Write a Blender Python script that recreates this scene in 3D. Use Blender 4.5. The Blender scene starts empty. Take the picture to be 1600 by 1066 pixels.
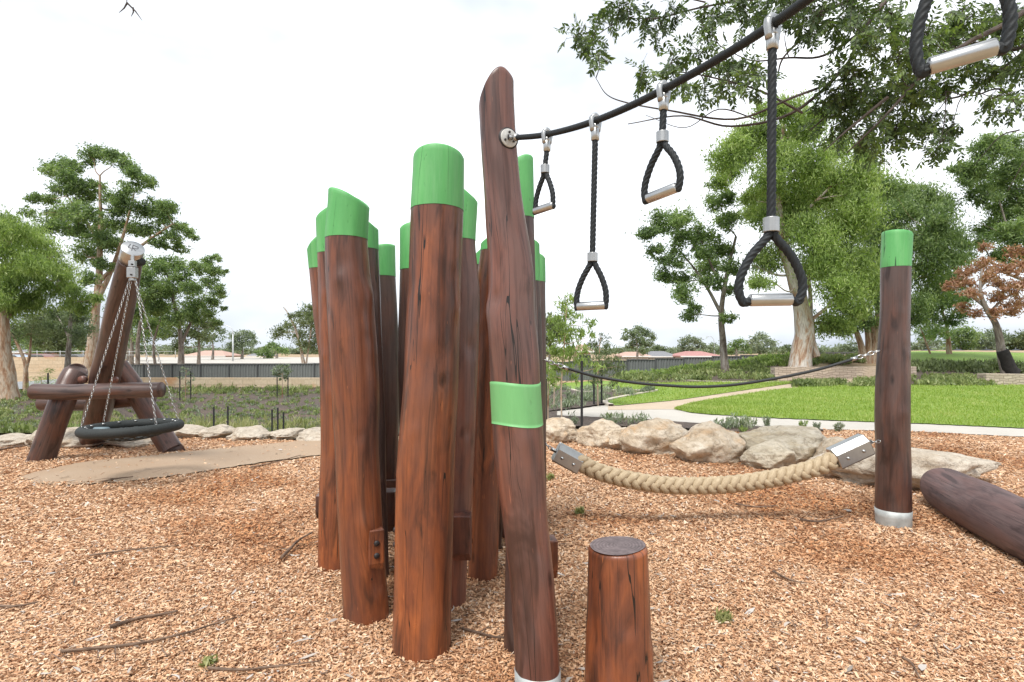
import bpy, math, random
import numpy as np
from mathutils import Vector, Matrix, noise as mnoise
random.seed(7)
RNG = np.random.default_rng(7)
R = math.radians
scene = bpy.context.scene
C = scene.collection

# ------------------------------------------------------------------ camera
F, CX, HY, CAMZ = 900.0, 800.0, 545.0, 1.5      # focal length in photo pixels, centre column, horizon row, eye height
cam = bpy.data.objects.new('camera', bpy.data.cameras.new('camera'))
C.objects.link(cam)
cam.location = (0, 0, CAMZ)
cam.rotation_euler = (R(90), 0, 0)
cam.data.sensor_width = 36.0
cam.data.lens = 36.0 * F / 1600.0
cam.data.shift_y = (HY - 533.0) / 1600.0
cam.data.clip_start = 0.05
cam.data.clip_end = 3000
scene.camera = cam

# ------------------------------------------------------------------ world, sun, exposure
SUN_EL, SUN_AZ = R(58), R(205)                  # azimuth measured clockwise from +Y: behind and to the left of the viewer
world = bpy.data.worlds.new('World'); scene.world = world; world.use_nodes = True
nt = world.node_tree; nt.nodes.clear()
wo = nt.nodes.new('ShaderNodeOutputWorld')
sky = nt.nodes.new('ShaderNodeTexSky'); sky.sky_type = 'NISHITA'; sky.sun_disc = False
sky.sun_elevation = SUN_EL; sky.sun_rotation = SUN_AZ; sky.dust_density = 3.0
bs = nt.nodes.new('ShaderNodeBackground'); bs.inputs['Strength'].default_value = 0.12
nt.links.new(sky.outputs[0], bs.inputs['Color'])
bc = nt.nodes.new('ShaderNodeBackground'); bc.inputs['Strength'].default_value = 0.95     # the overcast cloud sheet
geo = nt.nodes.new('ShaderNodeTexCoord')
mp = nt.nodes.new('ShaderNodeMapping'); mp.inputs['Scale'].default_value = (1, 1, 2.2)
nz = nt.nodes.new('ShaderNodeTexNoise'); nz.inputs['Scale'].default_value = 1.6; nz.inputs['Detail'].default_value = 5
nt.links.new(geo.outputs['Generated'], mp.inputs[0]); nt.links.new(mp.outputs[0], nz.inputs['Vector'])
cr = nt.nodes.new('ShaderNodeValToRGB')
cr.color_ramp.elements[0].position = 0.40; cr.color_ramp.elements[0].color = (0.33, 0.365, 0.41, 1)
cr.color_ramp.elements[1].position = 0.78; cr.color_ramp.elements[1].color = (0.97, 0.98, 1.0, 1)
nt.links.new(nz.outputs['Fac'], cr.inputs[0]); nt.links.new(cr.outputs[0], bc.inputs['Color'])
mx = nt.nodes.new('ShaderNodeMixShader'); mx.inputs[0].default_value = 0.96
nt.links.new(bs.outputs[0], mx.inputs[1]); nt.links.new(bc.outputs[0], mx.inputs[2]); nt.links.new(mx.outputs[0], wo.inputs[0])
sl = bpy.data.lights.new('sun', 'SUN'); sl.energy = 1.7; sl.angle = R(20); sl.color = (1, 0.97, 0.92)
sun = bpy.data.objects.new('sun', sl); C.objects.link(sun)
sd = Vector((math.sin(SUN_AZ) * math.cos(SUN_EL), math.cos(SUN_AZ) * math.cos(SUN_EL), math.sin(SUN_EL)))
sun.rotation_euler = (-sd).to_track_quat('-Z', 'Y').to_euler()
vs = scene.view_settings
vs.view_transform = 'Standard'; vs.look = 'None'; vs.gamma = 1; vs.exposure = 1.18

# ------------------------------------------------------------------ object helpers
def tag(o, label=None, cat=None, group=None, kind=None):
    if label: o['label'] = label
    if cat: o['category'] = cat
    if group: o['group'] = group
    if kind: o['kind'] = kind
    return o
def empty(name, loc, label, cat, group=None):
    o = bpy.data.objects.new(name, None); C.objects.link(o); o.location = loc; o.empty_display_size = 0.2
    return tag(o, label, cat, group)
def add_mesh(name, verts, faces, m, parent=None, smooth=True, origin=None, attr=None):
    """verts (N,3) in world space, faces: list of (M,k) integer arrays or list of tuples"""
    v = np.asarray(verts, dtype=np.float32).reshape(-1, 3)
    base = np.zeros(3, dtype=np.float32)
    if parent is not None:
        p = parent; b = Vector((0, 0, 0))
        while p is not None: b = b + p.location; p = p.parent
        base = np.array(b, dtype=np.float32)
    elif origin is not None:
        base = np.array(origin, dtype=np.float32)
    v = v - base
    me = bpy.data.meshes.new(name)
    arrs = faces if (isinstance(faces, list) and len(faces) and isinstance(faces[0], np.ndarray)) else None
    if arrs is None:
        if isinstance(faces, np.ndarray): arrs = [faces]
        else:
            by = {}
            for f in faces: by.setdefault(len(f), []).append(f)
            arrs = [np.array(x, dtype=np.int32) for x in by.values()]
    loops = np.concatenate([a.reshape(-1) for a in arrs]).astype(np.int32)
    sizes = np.concatenate([np.full(len(a), a.shape[1], dtype=np.int32) for a in arrs])
    starts = np.concatenate([[0], np.cumsum(sizes)[:-1]]).astype(np.int32)
    me.vertices.add(len(v)); me.vertices.foreach_set('co', v.reshape(-1))
    me.loops.add(len(loops)); me.loops.foreach_set('vertex_index', loops)
    me.polygons.add(len(sizes)); me.polygons.foreach_set('loop_start', starts)
    try: me.polygons.foreach_set('loop_total', sizes)
    except Exception: pass
    me.polygons.foreach_set('use_smooth', np.full(len(sizes), bool(smooth)))
    if attr is not None:
        a = me.attributes.new('lc', 'FLOAT_VECTOR', 'POINT'); a.data.foreach_set('vector', np.asarray(attr, dtype=np.float32).reshape(-1))
    me.update(calc_edges=True)
    me.materials.append(m)
    o = bpy.data.objects.new(name, me); C.objects.link(o)
    if parent is not None: o.parent = parent
    elif origin is not None: o.location = origin
    return o
class MB:
    """collects geometry in world space, then links it as one mesh object"""
    def __init__(s): s.v = []; s.f = []; s.n = 0; s.a = []
    def add(s, v, f, a=None):
        v = np.asarray(v, dtype=np.float64).reshape(-1, 3)
        s.v.append(v); s.a.append(v if a is None else np.asarray(a).reshape(-1, 3))
        if isinstance(f, np.ndarray): s.f.append(f + s.n)
        else:
            by = {}
            for q in f: by.setdefault(len(q), []).append(q)
            for x in by.values(): s.f.append(np.array(x, dtype=np.int32) + s.n)
        s.n += len(v); return s
    def box(s, c, size, rz=0, M=None, bev=0.0):
        x, y, z = size[0] / 2, size[1] / 2, size[2] / 2; b = bev
        if b <= 0:
            v = np.array([(i * x, j * y, k * z) for i in (-1, 1) for j in (-1, 1) for k in (-1, 1)], float)
            f = [(0, 1, 3, 2), (4, 6, 7, 5), (0, 4, 5, 1), (2, 3, 7, 6), (0, 2, 6, 4), (1, 5, 7, 3)]
        else:
            v = []; idx = {}
            for i in (-1, 1):
                for j in (-1, 1):
                    for k in (-1, 1):
                        for ax in range(3):
                            p = [i * (x - b), j * (y - b), k * (z - b)]; p[ax] = (i * x, j * y, k * z)[ax]
                            idx[(i, j, k, ax)] = len(v); v.append(p)
            v = np.array(v, float); f = []
            g = lambda i, j, k, ax: idx[(i, j, k, ax)]
            for i in (-1, 1):
                f.append([g(i, a, c_, 0) for a, c_ in ((-1, -1), (1, -1), (1, 1), (-1, 1))][::i])
                f.append([g(a, i, c_, 1) for a, c_ in ((-1, -1), (1, -1), (1, 1), (-1, 1))][::-i])
                f.append([g(a, c_, i, 2) for a, c_ in ((-1, -1), (1, -1), (1, 1), (-1, 1))][::i])
            for i in (-1, 1):
                for j in (-1, 1):
                    f.append([g(i, j, -1, 0), g(i, j, 1, 0), g(i, j, 1, 1), g(i, j, -1, 1)])
                    f.append([g(i, -1, j, 0), g(i, 1, j, 0), g(i, 1, j, 2), g(i, -1, j, 2)])
                    f.append([g(-1, i, j, 1), g(1, i, j, 1), g(1, i, j, 2), g(-1, i, j, 2)])
                    for k in (-1, 1): f.append([g(i, j, k, 0), g(i, j, k, 1), g(i, j, k, 2)])
        if M is None:
            M = Matrix.Rotation(rz, 3, 'Z')
        v = v @ np.array(M).T[:3, :3] + np.array(c, float)
        return s.add(v, [tuple(q) for q in f])
    def tube(s, pts, rad, n=10, lobes=0, amp=0.0, twist=0.0, caps=True, sub=1, noise=0.0, seed=0.0, nscale=3.0):
        v, f, a = tube_geo(pts, rad, n, lobes, amp, twist, caps, sub, noise, seed, nscale)
        return s.add(v, f, a)
    def build(s, name, m, parent=None, smooth=True, origin=None, attr=False):
        v = np.concatenate(s.v)
        return add_mesh(name, v, s.f, m, parent, smooth, origin, np.concatenate(s.a) if attr else None)
def catmull(P, sub):
    P = np.asarray(P, float)
    if sub <= 1 or len(P) < 3: 
        return P if sub <= 1 else np.concatenate([P[:1] + (P[1:] - P[:1]) * t for t in np.linspace(0, 1, sub + 1)]) if len(P) == 2 else P
    Q = np.vstack([2 * P[0] - P[1], P, 2 * P[-1] - P[-2]]); out = []
    for i in range(len(P) - 1):
        p0, p1, p2, p3 = Q[i:i + 4]
        for t in np.arange(sub) / sub:
            out.append(.5 * ((2 * p1) + (p2 - p0) * t + (2 * p0 - 5 * p1 + 4 * p2 - p3) * t * t + (3 * p1 - p0 - 3 * p2 + p3) * t ** 3))
    out.append(P[-1]); return np.array(out)
def tube_geo(pts, rad, n=10, lobes=0, amp=0.0, twist=0.0, caps=True, sub=1, noise=0.0, seed=0.0, nscale=3.0):
    P = np.asarray(pts, float); r = np.full(len(P), rad, float) if np.isscalar(rad) else np.asarray(rad, float)
    PR = catmull(np.column_stack([P, r]), sub); P = PR[:, :3]; r = PR[:, 3]
    T = np.gradient(P, axis=0); T /= np.linalg.norm(T, axis=1)[:, None] + 1e-12
    up = np.array([0, 0, 1.0]) if abs(T[0, 2]) < .9 else np.array([0, 1.0, 0])
    U = np.cross(T[0], up); U /= np.linalg.norm(U)
    th = np.linspace(0, 2 * math.pi, n, endpoint=False)
    L = np.concatenate([[0], np.cumsum(np.linalg.norm(np.diff(P, axis=0), axis=1))])
    V = []; A = []
    for i in range(len(P)):
        U = U - T[i] * np.dot(U, T[i]); U /= np.linalg.norm(U) + 1e-12; W = np.cross(T[i], U)
        rr = r[i] * np.ones(n)
        if lobes: rr = rr * (1 + amp * np.abs(np.cos(lobes * .5 * (th - twist * L[i]))) - amp * .5)
        if noise:
            rr = rr * np.array([1 + noise * mnoise.noise(Vector((math.cos(t) * .8 + seed, math.sin(t) * .8, L[i] * nscale))) for t in th])
        V.append(P[i] + np.outer(np.cos(th) * rr, U) + np.outer(np.sin(th) * rr, W))
        A.append(np.column_stack([np.cos(th) * r[i], np.sin(th) * r[i], np.full(n, L[i])]))
    V = np.concatenate(V); A = np.concatenate(A); m = len(P)
    i = np.arange(m - 1)[:, None] * n; j = np.arange(n)[None, :]; k = (j + 1) % n
    q = np.stack([i + j, i + k, i + n + k, i + n + j], -1).reshape(-1, 4)
    f = [tuple(x) for x in q] if caps else q
    if caps:
        c0 = len(V); V = np.vstack([V, P[0], P[-1]]); A = np.vstack([A, [[0, 0, 0], [0, 0, L[-1]]]])
        f += [(c0, (b + 1) % n, b) for b in range(n)] + [(c0 + 1, (m - 1) * n + b, (m - 1) * n + (b + 1) % n) for b in range(n)]
    return V, f, A

# ------------------------------------------------------------------ material helpers
def mat(name):
    m = bpy.data.materials.new(name); m.use_nodes = True
    nt = m.node_tree; b = nt.nodes['Principled BSDF']; return m, nt, b
def L(nt, a, b): nt.links.new(a, b)
def ramp(nt, fac, stops, interp='LINEAR'):
    n = nt.nodes.new('ShaderNodeValToRGB'); n.color_ramp.interpolation = interp
    e = n.color_ramp.elements
    while len(e) < len(stops): e.new(0.5)
    for x, (p, c) in zip(e, stops): x.position = p; x.color = (*c, 1) if len(c) == 3 else c
    L(nt, fac, n.inputs[0]); return n.outputs[0]
def noise_n(nt, vec, scale, detail=4, rough=.55, dist=0):
    n = nt.nodes.new('ShaderNodeTexNoise'); n.inputs['Scale'].default_value = scale; n.inputs['Detail'].default_value = detail
    n.inputs['Roughness'].default_value = rough; n.inputs['Distortion'].default_value = dist
    if vec is not None: L(nt, vec, n.inputs['Vector'])
    return n.outputs['Fac']
def mapping(nt, vec, scale=(1, 1, 1), loc=(0, 0, 0), rot=(0, 0, 0)):
    n = nt.nodes.new('ShaderNodeMapping'); n.inputs['Scale'].default_value = scale
    n.inputs['Location'].default_value = loc; n.inputs['Rotation'].default_value = rot; L(nt, vec, n.inputs[0]); return n.outputs[0]
def mixc(nt, fac, a, b, mode='MIX'):
    n = nt.nodes.new('ShaderNodeMix'); n.data_type = 'RGBA'; n.blend_type = mode
    for s, x in ((n.inputs[0], fac), (n.inputs[6], a), (n.inputs[7], b)):
        if hasattr(x, 'node'): L(nt, x, s)
        else: s.default_value = x if not isinstance(x, tuple) else (*x, 1)[:4]
    return n.outputs[2]
def mth(nt, op, a, b=None, c=None):
    n = nt.nodes.new('ShaderNodeMath'); n.operation = op
    for s, x in zip(n.inputs, (a, b, c)):
        if x is None: continue
        if hasattr(x, 'node'): L(nt, x, s)
        else: s.default_value = x
    return n.outputs[0]
def bump(nt, b, h, strength=.4, dist=.01):
    n = nt.nodes.new('ShaderNodeBump'); n.inputs['Strength'].default_value = strength; n.inputs['Distance'].default_value = dist
    L(nt, h, n.inputs['Height']); L(nt, n.outputs[0], b.inputs['Normal'])
def texco(nt, which='Object'):
    n = nt.nodes.new('ShaderNodeTexCoord'); return n.outputs[which]
def objrand(nt): return nt.nodes.new('ShaderNodeObjectInfo').outputs['Random']
def lcvec(nt):
    a = nt.nodes.new('ShaderNodeAttribute'); a.attribute_name = 'lc'
    v = nt.nodes.new('ShaderNodeVectorMath'); v.operation = 'ADD'; L(nt, a.outputs['Vector'], v.inputs[0])
    r = objrand(nt); cx = nt.nodes.new('ShaderNodeCombineXYZ')
    L(nt, mth(nt, 'MULTIPLY', r, 37.0), cx.inputs[0]); L(nt, mth(nt, 'MULTIPLY', r, 91.0), cx.inputs[2]); L(nt, cx.outputs[0], v.inputs[1])
    return v.outputs[0]

def crack_mask(nt, v, sc=13.0, w=.004):
    """long thin drying cracks running along the grain"""
    n = noise_n(nt, mapping(nt, v, (sc, sc, .28)), 1.0, 2.5, .5, .15)
    d = mth(nt, 'ABSOLUTE', mth(nt, 'SUBTRACT', n, .5))
    sparse = ramp(nt, noise_n(nt, mapping(nt, v, (7, 7, .8), (5, 2, 1)), 1.0, 2), [(.46, (0, 0, 0)), (.54, (1, 1, 1))])
    lim = mth(nt, 'MULTIPLY', sparse, w)
    return mth(nt, 'LESS_THAN', d, lim)
def wood_mat(name, dark, mid, light, grey, rough=.42, greyamt=.35):
    m, nt, b = mat(name); v = lcvec(nt)
    streak = noise_n(nt, mapping(nt, v, (9, 9, 2.0)), 1.0, 7, .60, .7)
    fine = noise_n(nt, mapping(nt, v, (75, 75, 2.2)), 1.0, 5, .65)
    big = noise_n(nt, mapping(nt, v, (5, 5, 1.6)), 1.0, 4, .6, .5)
    col = ramp(nt, streak, [(.28, dark), (.43, mid), (.56, tuple((a_ + b_) / 2 for a_, b_ in zip(mid, light))), (.70, light)])
    col = mixc(nt, ramp(nt, big, [(.42, (0, 0, 0)), (.60, (greyamt,) * 3)]), col, grey)
    sz = nt.nodes.new('ShaderNodeSeparateXYZ'); at = nt.nodes.new('ShaderNodeAttribute'); at.attribute_name = 'lc'; L(nt, at.outputs['Vector'], sz.inputs[0])
    hi = mth(nt, 'MULTIPLY', ramp(nt, mth(nt, 'MULTIPLY', sz.outputs[2], .4), [(.30, (0, 0, 0)), (.85, (.6,) * 3)]), ramp(nt, noise_n(nt, mapping(nt, v, (8, 8, .8), (9, 2, 4)), 1, 4, .6, .6), [(.35, (.25,) * 3), (.6, (1, 1, 1))]))
    col = mixc(nt, hi, col, grey)
    col = mixc(nt, ramp(nt, noise_n(nt, mapping(nt, v, (9, 9, 1.6), (3, 1, 7)), 1, 4, .6, 1), [(.53, (0, 0, 0)), (.66, (.85,) * 3)]), col, dark)
    # upper ends of the timbers are greyer and darker than their feet
    kn = nt.nodes.new('ShaderNodeTexVoronoi'); kn.inputs['Scale'].default_value = 1.0; L(nt, mixc(nt, .12, mapping(nt, v, (6.5, 6.5, 2.6)), noise_n(nt, v, 14, 3), 'ADD'), kn.inputs['Vector'])
    knot = ramp(nt, kn.outputs['Distance'], [(.03, (1, 1, 1)), (.13, (0, 0, 0))])
    col = mixc(nt, mth(nt, 'MULTIPLY', knot, .8), col, (dark[0] * .45, dark[1] * .45, dark[2] * .5))
    scr = noise_n(nt, mapping(nt, v, (70, 70, 9)), 1.0, 2, .5)
    col = mixc(nt, ramp(nt, scr, [(.72, (0, 0, 0)), (.78, (.6,) * 3)]), col, (light[0] * 1.5, light[1] * 1.7, light[2] * 1.8))
    col = mixc(nt, ramp(nt, fine, [(.33, (.45,) * 3), (.52, (0, 0, 0))]), col, (dark[0] * .7, dark[1] * .7, dark[2] * .7))
    ck = crack_mask(nt, v)
    col = mixc(nt, ck, col, (.012, .008, .006))
    L(nt, col, b.inputs['Base Color'])
    L(nt, ramp(nt, streak, [(.3, (rough + .15,) * 3), (.7, (rough - .06,) * 3)]), b.inputs['Roughness'])
    h = mth(nt, 'ADD', mth(nt, 'MULTIPLY', streak, .6), mth(nt, 'MULTIPLY', fine, .25))
    h = mth(nt, 'SUBTRACT', h, mth(nt, 'MULTIPLY', ck, 2.0)); h = mth(nt, 'SUBTRACT', h, mth(nt, 'MULTIPLY', knot, .5))
    bump(nt, b, h, .5, .008)
    return m
M = {}
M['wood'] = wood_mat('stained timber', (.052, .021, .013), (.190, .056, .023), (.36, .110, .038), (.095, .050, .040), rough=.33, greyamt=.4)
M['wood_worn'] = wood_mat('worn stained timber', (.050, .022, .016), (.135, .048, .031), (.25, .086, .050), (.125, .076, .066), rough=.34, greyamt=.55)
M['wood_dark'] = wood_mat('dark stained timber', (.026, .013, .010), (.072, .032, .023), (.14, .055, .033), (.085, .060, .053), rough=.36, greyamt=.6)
M['wood_log'] = wood_mat('weathered purple brown timber', (.045, .026, .026), (.105, .056, .052), (.16, .085, .075), (.14, .10, .098), rough=.6, greyamt=.5)

def paint_mat(crack=True):
    m, nt, b = mat('green paint'); v = lcvec(nt)
    n1 = noise_n(nt, mapping(nt, v, (12, 12, 2)), 1, 4, .6)
    n2 = noise_n(nt, mapping(nt, v, (60, 60, 6)), 1, 3, .6)
    col = ramp(nt, n1, [(.3, (.078, .31, .088)), (.55, (.105, .375, .112)), (.75, (.145, .42, .145))])
    pit = ramp(nt, noise_n(nt, mapping(nt, v, (40, 40, 14), (1, 5, 2)), 1, 2), [(.27, (1, 1, 1)), (.32, (0, 0, 0))])
    col = mixc(nt, mth(nt, 'MULTIPLY', pit, .5), col, (.04, .17, .05))
    col = mixc(nt, ramp(nt, noise_n(nt, mapping(nt, v, (16, 16, 1.0), (2, 2, 2)), 1, 6, .7, 1), [(.52, (0, 0, 0)), (.75, (.35,) * 3)]), col, (.24, .46, .22))
    if not crack: col = mixc(nt, .35, col, (.26, .50, .23))  # band drawn paler: its brighter light is mixed into the paint colour
    ck = crack_mask(nt, v, 8.0, .0028 if crack else -1)
    col = mixc(nt, ck, col, (.02, .09, .025))
    L(nt, col, b.inputs['Base Color']); b.inputs['Roughness'].default_value = .52
    gr = noise_n(nt, mapping(nt, v, (16, 16, 1.2)), 1, 6, .65, .8)
    h = mth(nt, 'ADD', mth(nt, 'ADD', mth(nt, 'MULTIPLY', n1, .5), mth(nt, 'MULTIPLY', gr, .9)), mth(nt, 'MULTIPLY', n2, .25))
    h = mth(nt, 'SUBTRACT', h, mth(nt, 'MULTIPLY', ck, 1.5)); h = mth(nt, 'SUBTRACT', h, mth(nt, 'MULTIPLY', pit, .3))
    bump(nt, b, h, .5, .006); return m
M['green'] = paint_mat(); M['green_lit'] = paint_mat(False)
def simple(name, c, rough=.6, metal=0, nscale=0, var=.25, bmp=0, bdist=.005, spec=None):
    m, nt, b = mat(name); b.inputs['Roughness'].default_value = rough; b.inputs['Metallic'].default_value = metal
    if spec is not None: b.inputs['Specular IOR Level'].default_value = spec
    if nscale:
        n = noise_n(nt, texco(nt), nscale, 5, .6)
        L(nt, ramp(nt, n, [(.3, tuple(x * (1 - var) for x in c)), (.7, tuple(min(1, x * (1 + var)) for x in c))]), b.inputs['Base Color'])
        if bmp: bump(nt, b, n, bmp, bdist)
    else: b.inputs['Base Color'].default_value = (*c, 1)
    return m
M['steel'] = simple('brushed stainless steel', (.47, .47, .46), .30, 1, 30, .06, .06, .001)
M['steel_satin'] = simple('satin steel', (.42, .42, .41), .36, 1, 40, .08, .06, .001)
M['galv'] = simple('galvanised steel foot', (.40, .42, .41), .6, .35, 14, .22, .1, .002)
M['black_rope'] = simple('black rope', (.013, .016, .018), .6, 0, 160, .3, .3, .002, .35)
M['black_cable'] = simple('black coated cable', (.02, .022, .022), .5, 0, 60, .2)
M['rubber'] = simple('black rope and rubber', (.020, .024, .023), .75, 0, 90, .4, .5, .004)
M['bolt'] = simple('dark bolt', (.035, .030, .030), .5, .4, 40, .3)
M['engrave'] = simple('engraved mark', (.10, .10, .11), .6, .2)
M['plate'] = simple('dull disc plate', (.46, .45, .42), .5, .25, 60, .2, .2, .001)
M['stake'] = simple('black timber stake', (.018, .018, .019), .8, 0, 20, .3)
M['strap'] = simple('blue grey tag', (.14, .19, .21), .6)
def rope_mat():
    m, nt, b = mat('natural fibre rope')
    g = nt.nodes.new('ShaderNodeNewGeometry')
    v = texco(nt); n = noise_n(nt, v, 25, 4, .6)
    a = lcvec(nt); fib = noise_n(nt, mapping(nt, a, (260, 260, 12)), 1, 3, .6)
    col = ramp(nt, n, [(.3, (.38, .29, .18)), (.7, (.52, .42, .28))])
    col = mixc(nt, ramp(nt, fib, [(.35, (.5,) * 3), (.6, (0, 0, 0))]), col, (.25, .17, .09))
    L(nt, col, b.inputs['Base Color']); b.inputs['Roughness'].default_value = .75
    bump(nt, b, fib, .5, .003); return m
M['rope'] = rope_mat()

def leaf_mat(name, cols, trans=.35, rough=.5):
    m, nt, b = mat(name)
    g = nt.nodes.new('ShaderNodeNewGeometry')
    n = ramp(nt, noise_n(nt, texco(nt), .75, 3, .6), [(.30, (0, 0, 0)), (.70, (1, 1, 1))])
    f = mth(nt, 'ADD', mth(nt, 'MULTIPLY', g.outputs['Random Per Island'], .5), mth(nt, 'MULTIPLY', n, .5))
    k = len(cols); col = ramp(nt, f, [(.12 + .72 * i / (k - 1), c) for i, c in enumerate(cols)])
    L(nt, col, b.inputs['Base Color']); b.inputs['Roughness'].default_value = rough
    t = nt.nodes.new('ShaderNodeBsdfTranslucent'); L(nt, mixc(nt, 1.0, col, (1.25, 1.35, .7, 1), 'MULTIPLY'), t.inputs['Color'])
    ms = nt.nodes.new('ShaderNodeMixShader'); ms.inputs[0].default_value = trans
    L(nt, b.outputs[0], ms.inputs[1]); L(nt, t.outputs[0], ms.inputs[2]); L(nt, ms.outputs[0], nt.nodes['Material Output'].inputs[0])
    return m
M['leaf_gum'] = leaf_mat('gum leaves', [(.055, .09, .04), (.125, .19, .075), (.215, .30, .12), (.34, .42, .20)], .5)
M['leaf_dark'] = leaf_mat('dark gum leaves', [(.05, .075, .045), (.10, .14, .07), (.17, .22, .11), (.27, .32, .19)])
M['leaf_bright'] = leaf_mat('fresh green leaves', [(.09, .135, .04), (.19, .27, .075), (.30, .40, .125), (.46, .53, .24)], .5)
M['leaf_olive'] = leaf_mat('olive leaves', [(.05, .07, .03), (.09, .12, .05), (.15, .19, .08), (.22, .26, .13)])
M['leaf_brown'] = leaf_mat('dead red brown leaves', [(.17, .08, .05), (.31, .15, .09), (.44, .24, .16), (.50, .34, .25)], .35)
M['leaf_far'] = leaf_mat('distant foliage', [(.10, .13, .09), (.16, .20, .13), (.23, .28, .19), (.31, .35, .25)])
M['leaf_over'] = leaf_mat('ash leaflets', [(.028, .048, .020), (.055, .090, .032), (.095, .145, .045), (.19, .27, .07)], .4)
M['leaf_bank'] = leaf_mat('ground cover', [(.09, .125, .045), (.16, .21, .07), (.25, .30, .11), (.36, .38, .18)], .3)
M['leaf_silver'] = leaf_mat('silver green ground cover', [(.10, .13, .09), (.18, .22, .15), (.26, .31, .20), (.34, .37, .26)], .3)
M['grass_straw'] = leaf_mat('straw tufts', [(.14, .17, .05), (.24, .26, .09), (.36, .36, .16), (.48, .45, .25)], .3)
def bark_mat(name, a, b_, c, sc=3.0, dark=None):
    m, nt, b = mat(name); v = lcvec(nt)
    n = noise_n(nt, mapping(nt, v, (sc * 1.6, sc * 1.6, sc * .45)), 1, 5, .62, .8)
    f = noise_n(nt, mapping(nt, v, (sc * 9, sc * 9, sc * 1.2)), 1, 4, .6)
    col = ramp(nt, n, [(.34, c), (.45, b_), (.56, a), (.8, tuple(min(1, x * 1.15) for x in a))])
    col = mixc(nt, ramp(nt, f, [(.35, (.5,) * 3), (.55, (0, 0, 0))]), col, tuple(x * .45 for x in c))
    L(nt, col, b.inputs['Base Color']); b.inputs['Roughness'].default_value = .85
    bump(nt, b, mth(nt, 'ADD', n, mth(nt, 'MULTIPLY', f, .5)), .6, .05); return m
M['bark_white'] = bark_mat('pale peeling gum bark', (.52, .48, .43), (.42, .30, .21), (.25, .13, .08))
M['bark_grey'] = bark_mat('grey brown bark', (.30, .27, .24), (.20, .16, .13), (.10, .075, .06))
M['bark_orange'] = bark_mat('orange shedding bark', (.45, .36, .27), (.36, .22, .13), (.22, .11, .06))
M['bark_dark'] = bark_mat('dark branch bark', (.11, .085, .07), (.075, .055, .045), (.04, .03, .026), 12)
M['bark_burnt'] = bark_mat('trunk with burnt foot', (.33, .29, .26), (.24, .20, .17), (.12, .09, .08))

# ------------------------------------------------------------------ terrain
TU = np.array([-30000, 150, 220, 780, 880, 1000, 1120, 1250, 1450, 1600, 30000], float)
TY = np.array([0, 8, 10.2, 12, 14, 18, 22, 26, 30, 36, 45, 46.6, 47.4, 60, 100, 400, 1500], float)
_c = {
 'L':   [0, 0, 0, -.35, -.8, -1.7, -2.1, -2.2, -1.75, -1.15, -.95, -.93, -.92, -.7, -.4, -.25, -.2],
 'M':   [0, 0, 0, -.40, -.9, -1.9, -2.35, -2.6, -2.55, -2.3, -1.85, -1.78, -1.0, -.8, -.35, -.25, -.2],
 'P':   [0, 0, 0, 0, 0, -.02, -.10, -.35, -.6, -1.0, -1.5, -1.6, -1.0, -.8, -.35, -.25, -.2],
 'Q':   [0, 0, 0, 0, 0, 0, 0, -.05, .0, -.3, -.8, -.8, -.85, -.8, -.35, -.25, -.2],
 'R':   [0, 0, 0, 0, 0, 0, 0, .0, .30, .35, .1, 0, 0, -.5, -.35, -.25, -.2],
 'S':   [0, 0, 0, 0, 0, 0, 0, .12, .80, .95, .95, .9, .9, .4, .2, -.2, -.2],
 'T':   [0, 0, 0, 0, 0, 0, 0.02, .25, .62, 1.15, 1.35, 1.38, 1.38, 1.38, 1.2, .2, -.2]}
TZ = np.array([_c[k] for k in ('L', 'L', 'M', 'M', 'P', 'Q', 'R', 'S', 'T', 'T', 'T')], float)
def hgt(x, y):
    x = np.asarray(x, float); y = np.asarray(y, float); yy = np.maximum(y, 1.0)
    u = CX + F * x / yy
    i = np.clip(np.searchsorted(TU, u) - 1, 0, len(TU) - 2); j = np.clip(np.searchsorted(TY, y) - 1, 0, len(TY) - 2)
    a = np.clip((u - TU[i]) / (TU[i + 1] - TU[i]), 0, 1); b = np.clip((y - TY[j]) / (TY[j + 1] - TY[j]), 0, 1)
    a = a * a * (3 - 2 * a)
    z = (TZ[i, j] * (1 - a) + TZ[i + 1, j] * a) * (1 - b) + (TZ[i, j + 1] * (1 - a) + TZ[i + 1, j + 1] * a) * b
    und = .022 * np.sin(x * 1.3 + .7 * y) * np.cos(y * 1.1 - .4 * x) + .012 * np.sin(3.1 * x + 1.3) * np.sin(2.7 * y)
    return z + und * np.clip(1 - (y - 9) / 2, 0, 1)
def H(x, y): return float(hgt(x, y))
def X(px, Y): return (px - CX) / F * Y
def Zp(py, Y): return CAMZ - (py - HY) / F * Y
def W(px, py, Y): return (X(px, Y), Y, Zp(py, Y))
_YS = np.concatenate([np.arange(1.5, 12, .05), np.arange(12, 60, .1), np.geomspace(60, 900, 500)])
def ground_y(px, py, ymin=0):
    """distance at which the ground shows on row py of column px"""
    z = hgt(X(px, _YS), _YS); rows = HY + F * (CAMZ - z) / _YS
    ok = np.where((rows <= py) & (_YS > ymin))[0]
    return float(_YS[ok[0]]) if len(ok) else 900.0

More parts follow.
